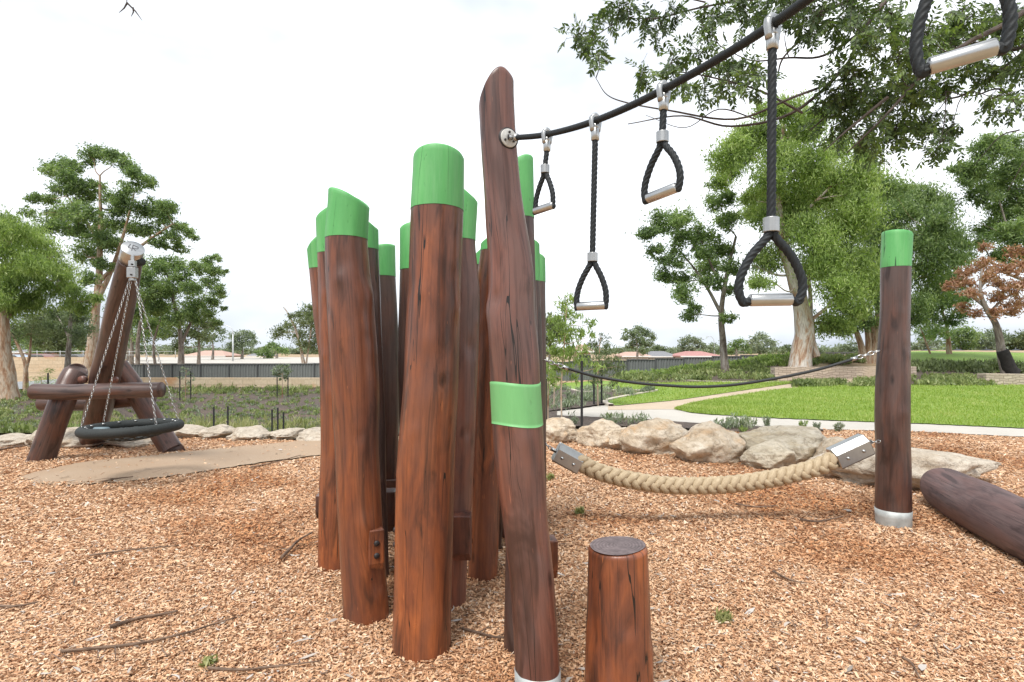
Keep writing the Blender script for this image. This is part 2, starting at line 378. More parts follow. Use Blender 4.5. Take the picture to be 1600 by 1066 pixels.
def grid_sheet(name, U, Yf, off, m, kind='structure', label=None, mt=None):
    """U: columns (photo px as directions), Yf: (rows, cols) distances"""
    Y = np.asarray(Yf, float); Xs = X(np.asarray(U, float)[None, :], Y)
    Z = hgt(Xs, Y) + off
    v = np.stack([Xs, Y, Z], -1).reshape(-1, 3); nr, nc = Y.shape
    i = np.arange(nr - 1)[:, None] * nc; j = np.arange(nc - 1)[None, :]
    q = np.stack([i + j, i + j + 1, i + nc + j + 1, i + nc + j], -1).reshape(-1, 4).astype(np.int32)
    o = add_mesh(name, v, q, m); tag(o, kind=kind)
    return o
def region(name, near, far, off, m, du=10, rows=16, ymin=0, ymin_far=0):
    """near/far: lists of (px, py) boundaries on the ground, seen rows -> real ground positions"""
    u0, u1 = near[0][0], near[-1][0]
    U = np.arange(u0, u1 + du * .5, du, dtype=float); U[-1] = u1
    n = np.interp(U, [p[0] for p in near], [p[1] for p in near]); f = np.interp(U, [p[0] for p in far], [p[1] for p in far])
    Yn = np.array([ground_y(a, b, ymin) for a, b in zip(U, n)]); Yf_ = np.array([max(ground_y(a, b, ymin_far), c + .02) for a, b, c in zip(U, f, Yn)])
    t = np.linspace(0, 1, rows)[:, None]
    return grid_sheet(name, U, Yn[None, :] * (1 - t) + Yf_[None, :] * t, off, m)

# ------------------------------------------------------------------ ground materials
def ground_mat():
    m, nt, b = mat('dry sandy ground'); v = texco(nt)
    n = noise_n(nt, v, .25, 6, .65); f = noise_n(nt, v, 6, 5, .7)
    col = ramp(nt, n, [(.3, (.20, .15, .085)), (.45, (.38, .27, .16)), (.6, (.47, .34, .21)), (.75, (.25, .24, .11))])
    col = mixc(nt, ramp(nt, f, [(.4, (.45,) * 3), (.6, (0, 0, 0))]), col, (.16, .12, .07))
    L(nt, col, b.inputs['Base Color']); b.inputs['Roughness'].default_value = .95; bump(nt, b, f, .5, .03); return m
def mulch_mat():
    m, nt, b = mat('wood chip mulch'); v = texco(nt)
    vo = nt.nodes.new('ShaderNodeTexVoronoi'); vo.inputs['Scale'].default_value = 55; vo.inputs['Randomness'].default_value = 1
    wn = noise_n(nt, v, 9, 3)
    L(nt, mixc(nt, .06, v, wn, 'ADD'), vo.inputs['Vector'])
    sx = nt.nodes.new('ShaderNodeSeparateColor'); L(nt, vo.outputs['Color'], sx.inputs[0])
    col = ramp(nt, sx.outputs[0], [(0, (.17, .075, .035)), (.35, (.36, .18, .085)), (.7, (.52, .31, .17)), (1, (.64, .46, .29))])
    L(nt, col, b.inputs['Base Color']); b.inputs['Roughness'].default_value = .9
    bump(nt, b, mth(nt, 'SUBTRACT', sx.outputs[1], vo.outputs['Distance']), .8, .02); return m
def chip_mat():
    m, nt, b = mat('loose wood chips'); g = nt.nodes.new('ShaderNodeNewGeometry'); v = texco(nt)
    r = g.outputs['Random Per Island']
    col = ramp(nt, r, [(0, (.24, .105, .05)), (.10, (.40, .20, .10)), (.28, (.52, .29, .155)), (.55, (.62, .385, .22)), (.88, (.72, .50, .325)), (.96, (.76, .60, .44)), (1, (.50, .46, .42))])
    big = noise_n(nt, v, .55, 3, .6, .4)
    col2 = ramp(nt, r, [(0, (.15, .06, .025)), (.2, (.31, .12, .045)), (.5, (.45, .195, .075)), (.9, (.56, .29, .13)), (1, (.62, .42, .25))])
    col = mixc(nt, ramp(nt, big, [(.49, (0, 0, 0)), (.62, (.95,) * 3)]), col, col2)
    L(nt, col, b.inputs['Base Color']); b.inputs['Roughness'].default_value = .85; return m
def lawn_mat():
    m, nt, b = mat('lawn'); v = texco(nt)
    n = noise_n(nt, v, .5, 4, .6); f = noise_n(nt, v, 26, 5, .75); s = noise_n(nt, mapping(nt, v, (1.2, 5, 1)), 1, 3, .6)
    col = ramp(nt, mth(nt, 'ADD', mth(nt, 'MULTIPLY', n, .5), mth(nt, 'MULTIPLY', s, .5)), [(.3, (.15, .26, .035)), (.48, (.225, .35, .05)), (.7, (.33, .41, .11))])
    col = mixc(nt, ramp(nt, f, [(.38, (.75,) * 3), (.58, (0, 0, 0))]), col, (.08, .17, .02))
    sp = ramp(nt, noise_n(nt, v, 3.5, 2), [(.73, (0, 0, 0)), (.78, (.8,) * 3)])
    col = mixc(nt, sp, col, (.40, .33, .17))
    L(nt, col, b.inputs['Base Color']); b.inputs['Roughness'].default_value = .85; bump(nt, b, f, .8, .04); return m
def path_mat(name, base, patch, joint=True):
    m, nt, b = mat(name); v = texco(nt)
    n = noise_n(nt, v, .6, 5, .6); f = noise_n(nt, v, 70, 4, .7)
    col = ramp(nt, n, [(.35, base), (.7, patch)])
    col = mixc(nt, ramp(nt, f, [(.4, (.35,) * 3), (.6, (0, 0, 0))]), col, tuple(x * .6 for x in base))
    L(nt, col, b.inputs['Base Color']); b.inputs['Roughness'].default_value = .85; bump(nt, b, f, .3, .004); return m
def darkmulch_mat():
    m, nt, b = mat('dark garden mulch'); v = texco(nt)
    f = noise_n(nt, v, 14, 6, .75); n = noise_n(nt, v, .7, 3)
    col = ramp(nt, f, [(.32, (.035, .026, .022)), (.5, (.085, .064, .052)), (.62, (.15, .115, .092)), (.75, (.25, .19, .145))])
    col = mixc(nt, ramp(nt, n, [(.5, (0, 0, 0)), (.75, (.4,) * 3)]), col, (.20, .13, .09))
    L(nt, col, b.inputs['Base Color']); b.inputs['Roughness'].default_value = .95; bump(nt, b, f, .8, .05); return m
M['ground'] = ground_mat(); M['mulch'] = mulch_mat(); M['chip'] = chip_mat(); M['lawn'] = lawn_mat()
M['path'] = path_mat('concrete path', (.46, .43, .38), (.56, .52, .46)); M['pad'] = path_mat('sandy rubber softfall', (.36, .245, .155), (.40, .305, .215))
M['buff'] = path_mat('buff path', (.46, .36, .25), (.54, .44, .33))
M['road'] = path_mat('asphalt road', (.26, .27, .28), (.33, .34, .35)); M['darkmulch'] = darkmulch_mat()
M['kerb'] = simple('concrete edging', (.52, .46, .38), .9, 0, 12, .15)
M['sand'] = path_mat('pale sand', (.55, .42, .28), (.62, .50, .36))

# ------------------------------------------------------------------ ground sheets
Ug = np.concatenate([np.linspace(-29000, -700, 14), np.arange(-600, 2210, 15.0), np.linspace(2300, 30000, 14)])
Yr = np.concatenate([np.arange(1.0, 12, .25), np.arange(12, 48, .4), np.geomspace(48, 1400, 60)])
grid_sheet('ground', Ug, np.repeat(Yr[:, None], len(Ug), 1), -.04, M['ground'])
add_mesh('ground_behind', [(-45, -40, -.04), (45, -40, -.04), (45, 1.0, -.04), (-45, 1.0, -.04)], [(0, 1, 2, 3)], M['ground'])
tag(bpy.data.objects['ground_behind'], kind='structure')
# wood chip safety surface of the playground (starts behind the viewer)
mulch_far = [(-600, 686), (60, 688), (300, 684), (500, 690), (700, 690), (860, 684), (900, 676), (1150, 674), (1250, 671), (1440, 675), (1600, 684), (2200, 712)]
U = np.arange(-600, 2210, 12.0); fy = np.interp(U, [p[0] for p in mulch_far], [p[1] for p in mulch_far])
Yff = np.array([ground_y(a, b) for a, b in zip(U, fy)]); t = np.linspace(0, 1, 60)[:, None] ** 1.3
grid_sheet('wood_chip_surface', U, 1.0 * (1 - t) + Yff[None, :] * t, 0, M['mulch'])
# sandy softfall pad under the basket swing
pn = [(30, 749), (60, 758), (100, 761), (200, 755), (300, 742), (400, 726), (500, 713), (600, 704)]
pf = [(30, 747), (60, 739), (130, 724), (250, 712), (400, 697), (500, 688), (560, 688), (600, 702)]
region('softfall_pad', pn, pf, .016, M['pad'], 8, 20)
# garden bed on the basin bank
region('garden_bank', [(-500, 700), (0, 690), (300, 690), (870, 690)], [(-500, 622), (0, 614), (100, 609), (200, 606), (870, 606)], .03, M['darkmulch'], 12, 60, 10.6, 20)
region('access_road', [(-500, 632), (0, 612), (60, 607), (110, 601), (185, 593)], [(-500, 612), (0, 599), (60, 596), (110, 592), (185, 590)], .05, M['road'], 12, 8, 20, 20)
# concrete path with its branch climbing to the right
region('concrete_path', [(780, 652), (860, 650), (993, 655), (1087, 662), (1252, 671), (1440, 676), (1600, 684), (2200, 714)],
       [(780, 646), (860, 644), (945, 634), (1060, 634), (1075, 640), (1200, 655), (1300, 659), (1440, 663), (1600, 671), (2200, 702)], .012, M['path'], 8, 12)
region('buff_path', [(950, 642), (1057, 641), (1100, 628), (1200, 612), (1270, 604), (1340, 599), (1420, 592), (1450, 586)],
       [(950, 634), (960, 633), (1060, 625), (1150, 612), (1240, 600), (1330, 591), (1400, 580), (1450, 575)], .016, M['buff'], 8, 14)
region('lawn', [(1057, 641.5), (1075, 646), (1100, 649), (1200, 655), (1300, 659), (1440, 664), (1600, 671.5), (2200, 702)],
       [(1057, 640.5), (1075, 634), (1100, 628), (1200, 612), (1270, 604), (1340, 602.5), (1440, 603), (1600, 603), (2200, 608)], .03, M['lawn'], 8, 30)
region('lawn_strip', [(866, 604.5), (885, 612), (957, 635), (965, 635.5), (1060, 626.5), (1150, 613), (1240, 600)],
       [(866, 601), (880, 599), (925, 597), (1010, 594), (1100, 596.5), (1200, 598), (1240, 598.5)], .03, M['lawn'], 6, 24)
region('grass_mound', [(1395, 578), (1440, 575), (1600, 584), (2200, 592)], [(1395, 551), (1440, 549), (1600, 552), (2200, 553)], .03, M['lawn'], 10, 30)
region('far_road', [(200, 569), (860, 569)], [(200, 559), (860, 559)], .08, M['path'], 20, 8, 50, 50)
region('garden_bed', [(830, 648), (850, 646), (900, 641), (944, 634), (950, 628), (990, 618), (1025, 612.5)],
       [(830, 606), (850, 606), (864, 604), (895, 610), (940, 611), (1000, 611), (1025, 611.5)], .05, M['darkmulch'], 6, 24)
region('garden_strip', [(840, 668), (900, 668), (1000, 668), (1087, 672), (1170, 678), (1210, 676), (1290, 675)], [(840, 652), (860, 651), (993, 656), (1087, 663), (1210, 670), (1252, 672), (1290, 673)], .024, M['darkmulch'], 8, 8)
region('garden_mound', [(970, 600), (1050, 599), (1150, 598.5), (1215, 598)], [(970, 588), (1050, 580), (1150, 570), (1215, 560)], .05, M['darkmulch'], 8, 24)
region('garden_terrace', [(1395, 602), (1440, 603), (1540, 603), (1560, 603)], [(1395, 596), (1440, 577), (1540, 584), (1560, 586)], .05, M['darkmulch'], 8, 16)

# loose wood chips lying on the safety surface (uncountable)
def chips(n, y0, y1, lw, ww, pw, seed, umax=.98, zt=.022):
    g = np.random.default_rng(seed)
    Y = (y0 ** (1 - pw) + g.random(n) * (y1 ** (1 - pw) - y0 ** (1 - pw))) ** (1 / (1 - pw))
    u = (g.random(n) * 2 - 1) * umax; x = u * Y
    far = np.interp(CX + F * u, U, Yff); ok = Y < far - .05
    # keep the swing pad clear
    px = CX + F * u; py = HY + F * CAMZ / Y
    inside = (px > 34) & (px < 590) & (py < np.interp(px, [p[0] for p in pn], [p[1] for p in pn]) - 1) & (py > np.interp(px, [p[0] for p in pf], [p[1] for p in pf]) + .7)
    ok &= ~(inside & (g.random(n) > .012))
    Y = Y[ok]; x = x[ok]; n = len(Y)
    z = hgt(x, Y) + g.random(n) * zt + np.where(inside[ok], .012, .002)
    l = lw * np.exp(g.normal(0, .38, n)) * np.interp(Y, [2, 10], [.92, 1.5]) / 2; w = ww * np.exp(g.normal(0, .35, n)) * np.interp(Y, [2, 10], [.92, 1.7]) / 2
    a = g.random(n) * 2 * math.pi; tl = g.normal(0, .28, n); rl = g.normal(0, .45, n)
    d = np.stack([np.cos(a) * np.cos(tl), np.sin(a) * np.cos(tl), np.sin(tl)], -1)
    s = np.stack([-np.sin(a) * np.cos(rl), np.cos(a) * np.cos(rl), np.sin(rl)], -1)
    c = np.stack([x, Y, z], -1); tw = g.normal(0, .3, n)[:, None] * s * w[:, None]
    l = l[:, None]; w = w[:, None]
    k = .35 + .5 * g.random((n, 1))
    v = np.stack([c - d * l - s * w * k, c + d * l * .8 - s * w + tw, c + d * l + s * w * k, c - d * l * .8 + s * w - tw], 1)
    v[:, 1, 2] += g.normal(0, .002, n)
    return v.reshape(-1, 3), np.arange(n * 4, dtype=np.int32).reshape(-1, 4)
v1, f1 = chips(215000, 1.9, 4.2, .021, .0068, 1.01, 1)
v2, f2 = chips(210000, 4.0, 11.3, .025, .0080, 1.1, 2)
o = add_mesh('wood_chips', np.vstack([v1, v2]), np.vstack([f1, f2 + len(v1)]), M['chip'], smooth=False)
tag(o, 'loose orange tan wood chips covering the playground surface', 'wood chips', kind='stuff')

# pale and grey bark slivers scattered over the chips
def slivers(n, name, m, label, lw, ww, seed):
    g = np.random.default_rng(seed); Y = 2.0 * (10.5 / 2.0) ** g.random(n); u = (g.random(n) * 2 - 1) * .95; px = CX + F * u
    ok = Y < np.interp(px, U, Yff) - .1; Y = Y[ok]; u = u[ok]; n = len(Y); x = u * Y
    mb = MB()
    for i in range(n):
        a = g.random() * 6.28; l = lw * math.exp(g.normal(0, .4)); w = ww * math.exp(g.normal(0, .3)); z = H(x[i], Y[i]) + .022 + g.random() * .012
        d = np.array([math.cos(a), math.sin(a), g.normal(0, .12)]); s = np.array([-math.sin(a), math.cos(a), g.normal(0, .3)]); cc = np.array([x[i], Y[i], z]); cv = g.normal(0, .15) * l
        P = [cc - d * l * .5, cc - d * l * .15 + s * (w * .5 + cv), cc + d * l * .2 + s * (w * .45 + cv), cc + d * l * .5, cc + d * l * .2 + s * (cv - w * .45), cc - d * l * .15 + s * (cv - w * .5)]
        mb.add(P, [(0, 1, 5), (1, 2, 4, 5), (2, 3, 4)])
    return tag(mb.build(name, m, smooth=False), label, 'litter', kind='stuff')
M['sliver'] = leaf_mat('grey bark slivers', [(.20, .16, .13), (.36, .32, .28), (.50, .46, .42), (.30, .20, .12)], .0, .8)
M['darklit'] = leaf_mat('brown twigs', [(.045, .028, .02), (.09, .055, .038), (.16, .10, .07), (.22, .15, .10)], .0, .8)
slivers(420, 'bark_slivers', M['sliver'], 'pale grey dry leaves and bark slivers strewn on the chips', .06, .013, 11)
slivers(620, 'dark_litter', M['darklit'], 'thin dark twig fragments strewn on the chips', .085, .005, 12)

# ------------------------------------------------------------------ upright timbers
NS = 56
def log_surface(rows, Yb, Yt, seed, sx=0, sy=0, lump=.035, bumps=()):
    """rows: (photo row, left, right) of the silhouette from top to bottom; gives centre(z), radius(z) of the timber"""
    pys = np.array([r[0] for r in rows], float); y0, y1 = pys[0], pys[-1]
    zs, cs, rs = [], [], []
    for py, l, r in rows:
        t = (py - y0) / (y1 - y0); Y = Yt + (Yb - Yt) * t
        zs.append(Zp(py, Y)); cs.append((X((l + r) / 2, Y), Y)); rs.append((r - l) / 2 / F * Y)
    zs = np.array(zs)[::-1]; cs = np.array(cs)[::-1]; rs = np.array(rs)[::-1]
    return zs, cs, rs
def smooth_interp(z, zs, v):
    P = np.interp(z, zs, v); Q = (np.interp(z - .05, zs, v) + np.interp(z + .05, zs, v)) / 2
    return (P + Q) / 2
def timber(name, label, rows, Yb, Yt=None, green=None, steel=None, band=None, seed=0, sx=0., sy=0., wood='wood', cat='pole', group=None, bumps=(), lump=.05, dome=.16, capname='painted_cap', topmat=None):
    """upright timber: green/steel/band are photo rows where paint or the steel foot begins; bumps: (row, angle, height, spread)"""
    Yt = Yb if Yt is None else Yt
    zs, cs, rs = log_surface(rows, Yb, Yt, seed)
    zt = zs[-1]; zb = -.12
    row2z = lambda py: float(Zp(py, Yt + (Yb - Yt) * (py - rows[0][0]) / (rows[-1][0] - rows[0][0])))
    th = np.linspace(0, 2 * math.pi, NS, endpoint=False); ct, st = np.cos(th), np.sin(th)
    rnd = random.Random(seed); ph = [rnd.random() * 6.28 for _ in range(6)]
    off = Vector((seed * 3.7, seed * 1.3, 0))
    bz = [(row2z(b[0]), b[1], b[2], b[3]) for b in bumps]
    for _ in range(7): bz.append((rnd.uniform(.1, zt - .3), rnd.uniform(3.3, 6.1), rnd.choice((-.006, .006, .005)), rnd.uniform(.025, .06)))
    def ring(z0, extra=0., zarr=None):
        """one ring of surface points; zarr gives per-angle heights"""
        zz = np.full(NS, z0) if zarr is None else zarr
        cx = smooth_interp(zz, zs, cs[:, 0]); cy = smooth_interp(zz, zs, cs[:, 1]); r = smooth_interp(zz, zs, rs)
        oval = 1 + .03 * np.cos(2 * th + ph[0] + .8 * zz)
        nse = np.array([mnoise.noise(Vector((c * 1.1, s_ * 1.1, z * 1.6)) + off) * lump + mnoise.noise(Vector((c * 3.1, s_ * 3.1, z * 3.5)) + off) * lump * .35 for c, s_, z in zip(ct, st, zz)])
        rr = r * (oval + nse)
        for b in bz:
            d2 = ((zz - b[0]) / b[3]) ** 2 + ((np.angle(np.exp(1j * (th - b[1])))) * .16 / b[3]) ** 2
            rr = rr + b[2] * np.exp(-d2)
        rr = rr + extra
        v = np.column_stack([cx + ct * rr, cy + st * rr, zz]); a = np.column_stack([ct * r, st * r, zz])
        return v, a, np.column_stack([cx, cy, zz])
    def topz(inset=0.):
        r = rs[-1] * (1 - inset); q = ct * math.copysign(1, sx or 1)
        return zt + sx * ct * r + sy * st * r + dome * r * (1 - q * q)      # the cuts are slightly domed
    def tubeparts(rings, name_, m, parent, close_top=False, close_bot=False):
        Vv = np.concatenate([r[0] for r in rings]); A = np.concatenate([r[1] for r in rings]); k = len(rings)
        i = np.arange(k - 1)[:, None] * NS; j = np.arange(NS)[None, :]; jn = (j + 1) % NS
        fs = [np.stack([i + j, i + jn, i + NS + jn, i + NS + j], -1).reshape(-1, 4).astype(np.int32)]
        tri = []
        for flag, b in ((close_top, (k - 1) * NS), (close_bot, 0)):
            if flag:
                c = Vv[b:b + NS].mean(0); ca = A[b:b + NS].mean(0); n0 = len(Vv); Vv = np.vstack([Vv, c]); A = np.vstack([A, ca])
                tri += [(b + q, b + (q + 1) % NS, n0) if b else (b + (q + 1) % NS, b + q, n0) for q in range(NS)]
        if tri: fs.append(np.array(tri, dtype=np.int32))
        return add_mesh(name_, Vv, fs, m, parent, True, None, A)
    root = empty(name, (cs[0][0], cs[0][1], 0), label, cat, group)
    def span(za, zb_, n): return list(np.linspace(za, zb_, n))
    def toprings(za, extra=0., n=14):
        out = []; tz = topz()
        for q in np.linspace(0, 1, n): out.append(ring(0, extra, za * (1 - q) + (tz - .012) * q))
        # rounded arris then the sawn face
        for ins, dz in ((-.002, -.008), (-.006, -.003), (-.014, 0)):
            v, a, c = ring(0, extra + ins, tz + dz); out.append((v, a, c))
        vt, at, cc = ring(0, extra - .014, tz)
        cen = vt.mean(0)
        for s_ in (.75, .4): out.append((cen + (vt - cen) * s_, at * s_, cc))
        return out
    zg = row2z(green) if green else None
    zsb = row2z(steel) if steel else None
    lo = zb if zsb is None else zsb
    body = [ring(z) for z in span(lo, zg if zg else zt - .15, max(8, int((zt - lo) / .028)))]
    if not zg: body = body[:-1] + toprings(zt - .15)
    tubeparts(body, 'log', topmat or M[wood], root, close_top=not zg)
    if zg: tubeparts(toprings(zg, .002), capname, M['green'], root, close_top=True)
    if zsb is not None: tubeparts([ring(z, .0025) for z in span(zb, zsb + .002, 5)], 'steel_foot', M['galv'], root, close_top=True)
    if band:
        za, zc = row2z(band[1]), row2z(band[0])
        tubeparts([ring(0, e, np.full(NS, z) + .006 * np.sin(2 * th)) for z, e in [(za, .0), (za, .0022)] + [(z, .0022) for z in span(za, zc, 14)] + [(zc, .0)]], 'painted_band', M['green_lit'], root)
    root['_'] = 0; del root['_']
    return root, (lambda py, ang: (lambda v: v[0][int(round(ang / (2 * math.pi) * NS)) % NS])(ring(row2z(py))))
def block(parent, px, py, Y, w, h, d, yaw=0., bolts=None, m='wood_dark'):
    """notched timber step bolted to a pole; the foot of the step is cut back at an angle"""
    c = np.array(W(px, py, Y)); hw, hh, hd = w / 2, h / 2, d / 2; b = .006
    prof = [(-hd, -hh + .05), (-hd, hh), (hd - b, hh), (hd, hh - b), (hd, -hh + .05), (hd - .03, -hh), (-hd + .01, -hh)]   # depth, height
    n = len(prof); cy, sy_ = math.cos(yaw), math.sin(yaw); v = []
    for k, (x, ins) in enumerate(((-hw, .006), (-hw + .006, 0), (hw - .006, 0), (hw, .006))):
        for q, z in prof:
            qq = q * (1 - ins / hd); zz = z * (1 - ins / hh)
            v.append((c[0] + x * cy + qq * sy_, c[1] + x * sy_ - qq * cy, c[2] + zz))
    f = [tuple(range(n))[::-1], tuple(3 * n + i for i in range(n))]
    for k in range(3): f += [(k * n + i, k * n + (i + 1) % n, (k + 1) * n + (i + 1) % n, (k + 1) * n + i) for i in range(n)]
    v = np.array(v); a = np.column_stack([v[:, 0] - c[0], v[:, 1] - c[1], v[:, 2]])
    o = add_mesh('step_block', v, [f_ for f_ in f], M[m], parent, False, None, a)
    if bolts:
        for dz in (-.034, .034):
            nx, ny = (sy_, -cy) if bolts == 'front' else ((cy, sy_) if bolts == 'right' else (-cy, -sy_))
            e = hd if bolts == 'front' else hw
            p = np.array([c[0] + nx * (e - .004), c[1] + ny * (e - .004), c[2] + dz + .01]); q = p + np.array([nx, ny, 0]) * .013
            mb = MB(); mb.tube([p, p + (q - p) * .55, q], [.0165, .0165, .011], n=14); mb.build('bolt', M['bolt'], o)
    return o

G1 = 'green topped timber poles standing in the tight cluster'
POLES = {}
def P_(key, *a, **k): POLES[key] = timber(*a, **k); return POLES[key]
P_('A', 'timber_pole', 'outermost left pole of the cluster, thin green tip lower than its neighbour', [(372, 478, 528), (421, 483, 532), (500, 491, 541), (560, 500, 548), (700, 508, 556), (860, 515, 563)], 4.3, 4.2, 421, seed=1, sx=.7, sy=.2, group=G1)
P_('B', 'timber_pole', 'second pole from the left, curved green top just left of the slanted one', [(330, 494, 548), (397, 497, 551), (500, 500, 556), (600, 502, 560), (700, 503, 562), (800, 500, 562), (885, 499, 560)], 3.97, 3.9, 397, seed=2, sx=.45, sy=.1, group=G1)
P_('C', 'timber_pole', 'front left pole, green top sawn sharply down to the right, knotty bulge below', [(308, 514, 578), (376, 508, 574), (430, 508, 579), (465, 510, 584), (520, 512, 588), (600, 517, 592), (700, 523, 592), (800, 527, 597), (880, 532, 602), (957, 538, 608)], 3.28, 3.2, 374, seed=3, sx=-.42, sy=.1, group=G1, bumps=[(462, 5.9, .016, .07), (415, 4.9, -.008, .05), (440, 4.6, .010, .035), (810, 5.2, .010, .06), (905, 5.3, -.006, .05)])
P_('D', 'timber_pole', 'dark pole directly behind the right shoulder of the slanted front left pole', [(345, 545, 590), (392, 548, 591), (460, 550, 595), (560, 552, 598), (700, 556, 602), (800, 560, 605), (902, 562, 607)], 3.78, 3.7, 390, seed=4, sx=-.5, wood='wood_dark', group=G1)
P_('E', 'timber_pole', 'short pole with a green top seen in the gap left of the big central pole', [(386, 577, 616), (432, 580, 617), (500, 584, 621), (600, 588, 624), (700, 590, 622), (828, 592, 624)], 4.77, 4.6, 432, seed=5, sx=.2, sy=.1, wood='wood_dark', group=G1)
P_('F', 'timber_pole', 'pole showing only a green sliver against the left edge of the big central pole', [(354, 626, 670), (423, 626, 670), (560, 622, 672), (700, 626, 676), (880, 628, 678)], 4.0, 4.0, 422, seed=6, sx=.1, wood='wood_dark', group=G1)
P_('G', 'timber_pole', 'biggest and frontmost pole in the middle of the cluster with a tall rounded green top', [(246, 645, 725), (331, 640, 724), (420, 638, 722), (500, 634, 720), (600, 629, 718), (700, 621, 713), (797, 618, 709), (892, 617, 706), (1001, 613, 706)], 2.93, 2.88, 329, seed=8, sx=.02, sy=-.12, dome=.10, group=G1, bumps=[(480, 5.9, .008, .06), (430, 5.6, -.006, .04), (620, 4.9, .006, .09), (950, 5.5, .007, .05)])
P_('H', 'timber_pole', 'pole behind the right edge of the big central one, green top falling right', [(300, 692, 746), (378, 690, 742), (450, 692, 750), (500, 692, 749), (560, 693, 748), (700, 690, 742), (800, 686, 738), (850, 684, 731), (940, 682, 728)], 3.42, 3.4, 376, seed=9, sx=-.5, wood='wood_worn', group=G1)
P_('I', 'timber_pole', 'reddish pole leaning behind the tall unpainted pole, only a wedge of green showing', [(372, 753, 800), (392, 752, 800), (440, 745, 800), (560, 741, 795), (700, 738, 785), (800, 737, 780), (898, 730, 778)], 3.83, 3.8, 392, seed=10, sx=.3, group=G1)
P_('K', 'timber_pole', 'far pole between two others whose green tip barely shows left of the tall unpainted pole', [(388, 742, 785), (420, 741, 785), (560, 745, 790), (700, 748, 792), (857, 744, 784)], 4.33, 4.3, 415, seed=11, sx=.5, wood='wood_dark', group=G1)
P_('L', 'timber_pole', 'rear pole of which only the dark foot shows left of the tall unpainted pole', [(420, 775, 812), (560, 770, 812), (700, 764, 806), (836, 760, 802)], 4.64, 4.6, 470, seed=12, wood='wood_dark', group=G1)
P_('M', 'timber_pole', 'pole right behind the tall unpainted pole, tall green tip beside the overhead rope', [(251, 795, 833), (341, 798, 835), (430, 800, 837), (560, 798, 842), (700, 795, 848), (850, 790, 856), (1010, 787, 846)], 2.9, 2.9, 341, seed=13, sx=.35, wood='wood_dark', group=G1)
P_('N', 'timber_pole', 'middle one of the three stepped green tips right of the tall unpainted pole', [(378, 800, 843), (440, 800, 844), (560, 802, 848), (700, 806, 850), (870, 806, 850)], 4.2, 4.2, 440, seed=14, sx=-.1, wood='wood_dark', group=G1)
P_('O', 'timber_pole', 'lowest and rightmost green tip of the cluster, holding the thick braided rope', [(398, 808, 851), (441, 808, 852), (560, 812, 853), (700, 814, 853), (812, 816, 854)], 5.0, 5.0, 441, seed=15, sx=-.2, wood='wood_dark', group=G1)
P_('T', 'timber_pole', 'tall leaning pole with unpainted tip, square green patch and steel foot', [(142, 747, 803), (160, 747, 804), (216, 750, 807), (300, 756, 815), (350, 758, 823), (400, 762, 832), (450, 762, 836), (500, 760, 838), (560, 762, 845), (600, 764, 846), (700, 770, 852), (800, 783, 857), (900, 795, 866), (1000, 802, 873), (1045, 804, 876), (1096, 806, 878)], 2.45, 2.47, None, steel=1045, band=(597, 662), seed=16, sx=.72, sy=.2, dome=1.05, wood='wood_worn', bumps=[(430, 5.6, .010, .07), (485, 3.6, .014, .06), (470, 4.05, -.014, .03), (520, 4.0, .008, .08), (230, 5.4, -.004, .04)])
P_('Q', 'timber_pole', 'lone upright pole with green top and steel foot right of the braided rope', [(364, 1381, 1423), (418, 1379, 1420), (500, 1377, 1419), (600, 1371, 1419), (650, 1369, 1419), (700, 1371, 1420), (795, 1370, 1421), (817, 1372, 1420)], 4.96, 4.96, 418, steel=795, seed=17, sx=-.12, dome=.06, wood='wood_dark')
root, _s = timber('timber_stump', 'short sawn stump standing alone in the chips in front', [(853, 920, 1009), (900, 919, 1011), (950, 918, 1013), (1000, 917, 1015), (1050, 916, 1018), (1085, 915, 1019)], 2.5, 2.5, None, seed=21, sx=.06, sy=.0, dome=0, cat='stump', bumps=[(960, 4.9, -.006, .03), (1010, 3.4, .006, .05)])
# end grain on the stump
def endgrain():
    m, nt, b = mat('grey end grain'); v = texco(nt)
    w = nt.nodes.new('ShaderNodeTexWave'); w.wave_type = 'RINGS'; w.rings_direction = 'Z'; w.inputs['Scale'].default_value = 22; w.inputs['Distortion'].default_value = 3; w.inputs['Detail'].default_value = 3
    L(nt, v, w.inputs['Vector']); n = noise_n(nt, v, 30, 5, .7)
    col = ramp(nt, mth(nt, 'ADD', mth(nt, 'MULTIPLY', w.outputs['Fac'], .18), mth(nt, 'MULTIPLY', n, .75)), [(.25, (.07, .055, .055)), (.5, (.15, .115, .115)), (.75, (.25, .20, .20))])
    L(nt, col, b.inputs['Base Color']); b.inputs['Roughness'].default_value = .7; bump(nt, b, n, .4, .004); return m
M['endgrain'] = endgrain()
zst = Zp(853, 2.5); mb = MB(); th = np.linspace(0, 2 * math.pi, 40, endpoint=False); cx0 = X(964.5, 2.5)
rr = .119 + .003 * np.sin(3 * th + 1)
vv = [(cx0 + c * r, 2.5 + s_ * r, zst + .0035 + .06 * c * .122) for c, s_, r in zip(np.cos(th), np.sin(th), rr)] + [(cx0, 2.5, zst + .0035)]
mb.add(vv, [(i, (i + 1) % 40, 40) for i in range(40)]); mb.build('sawn_top', M['endgrain'], root)

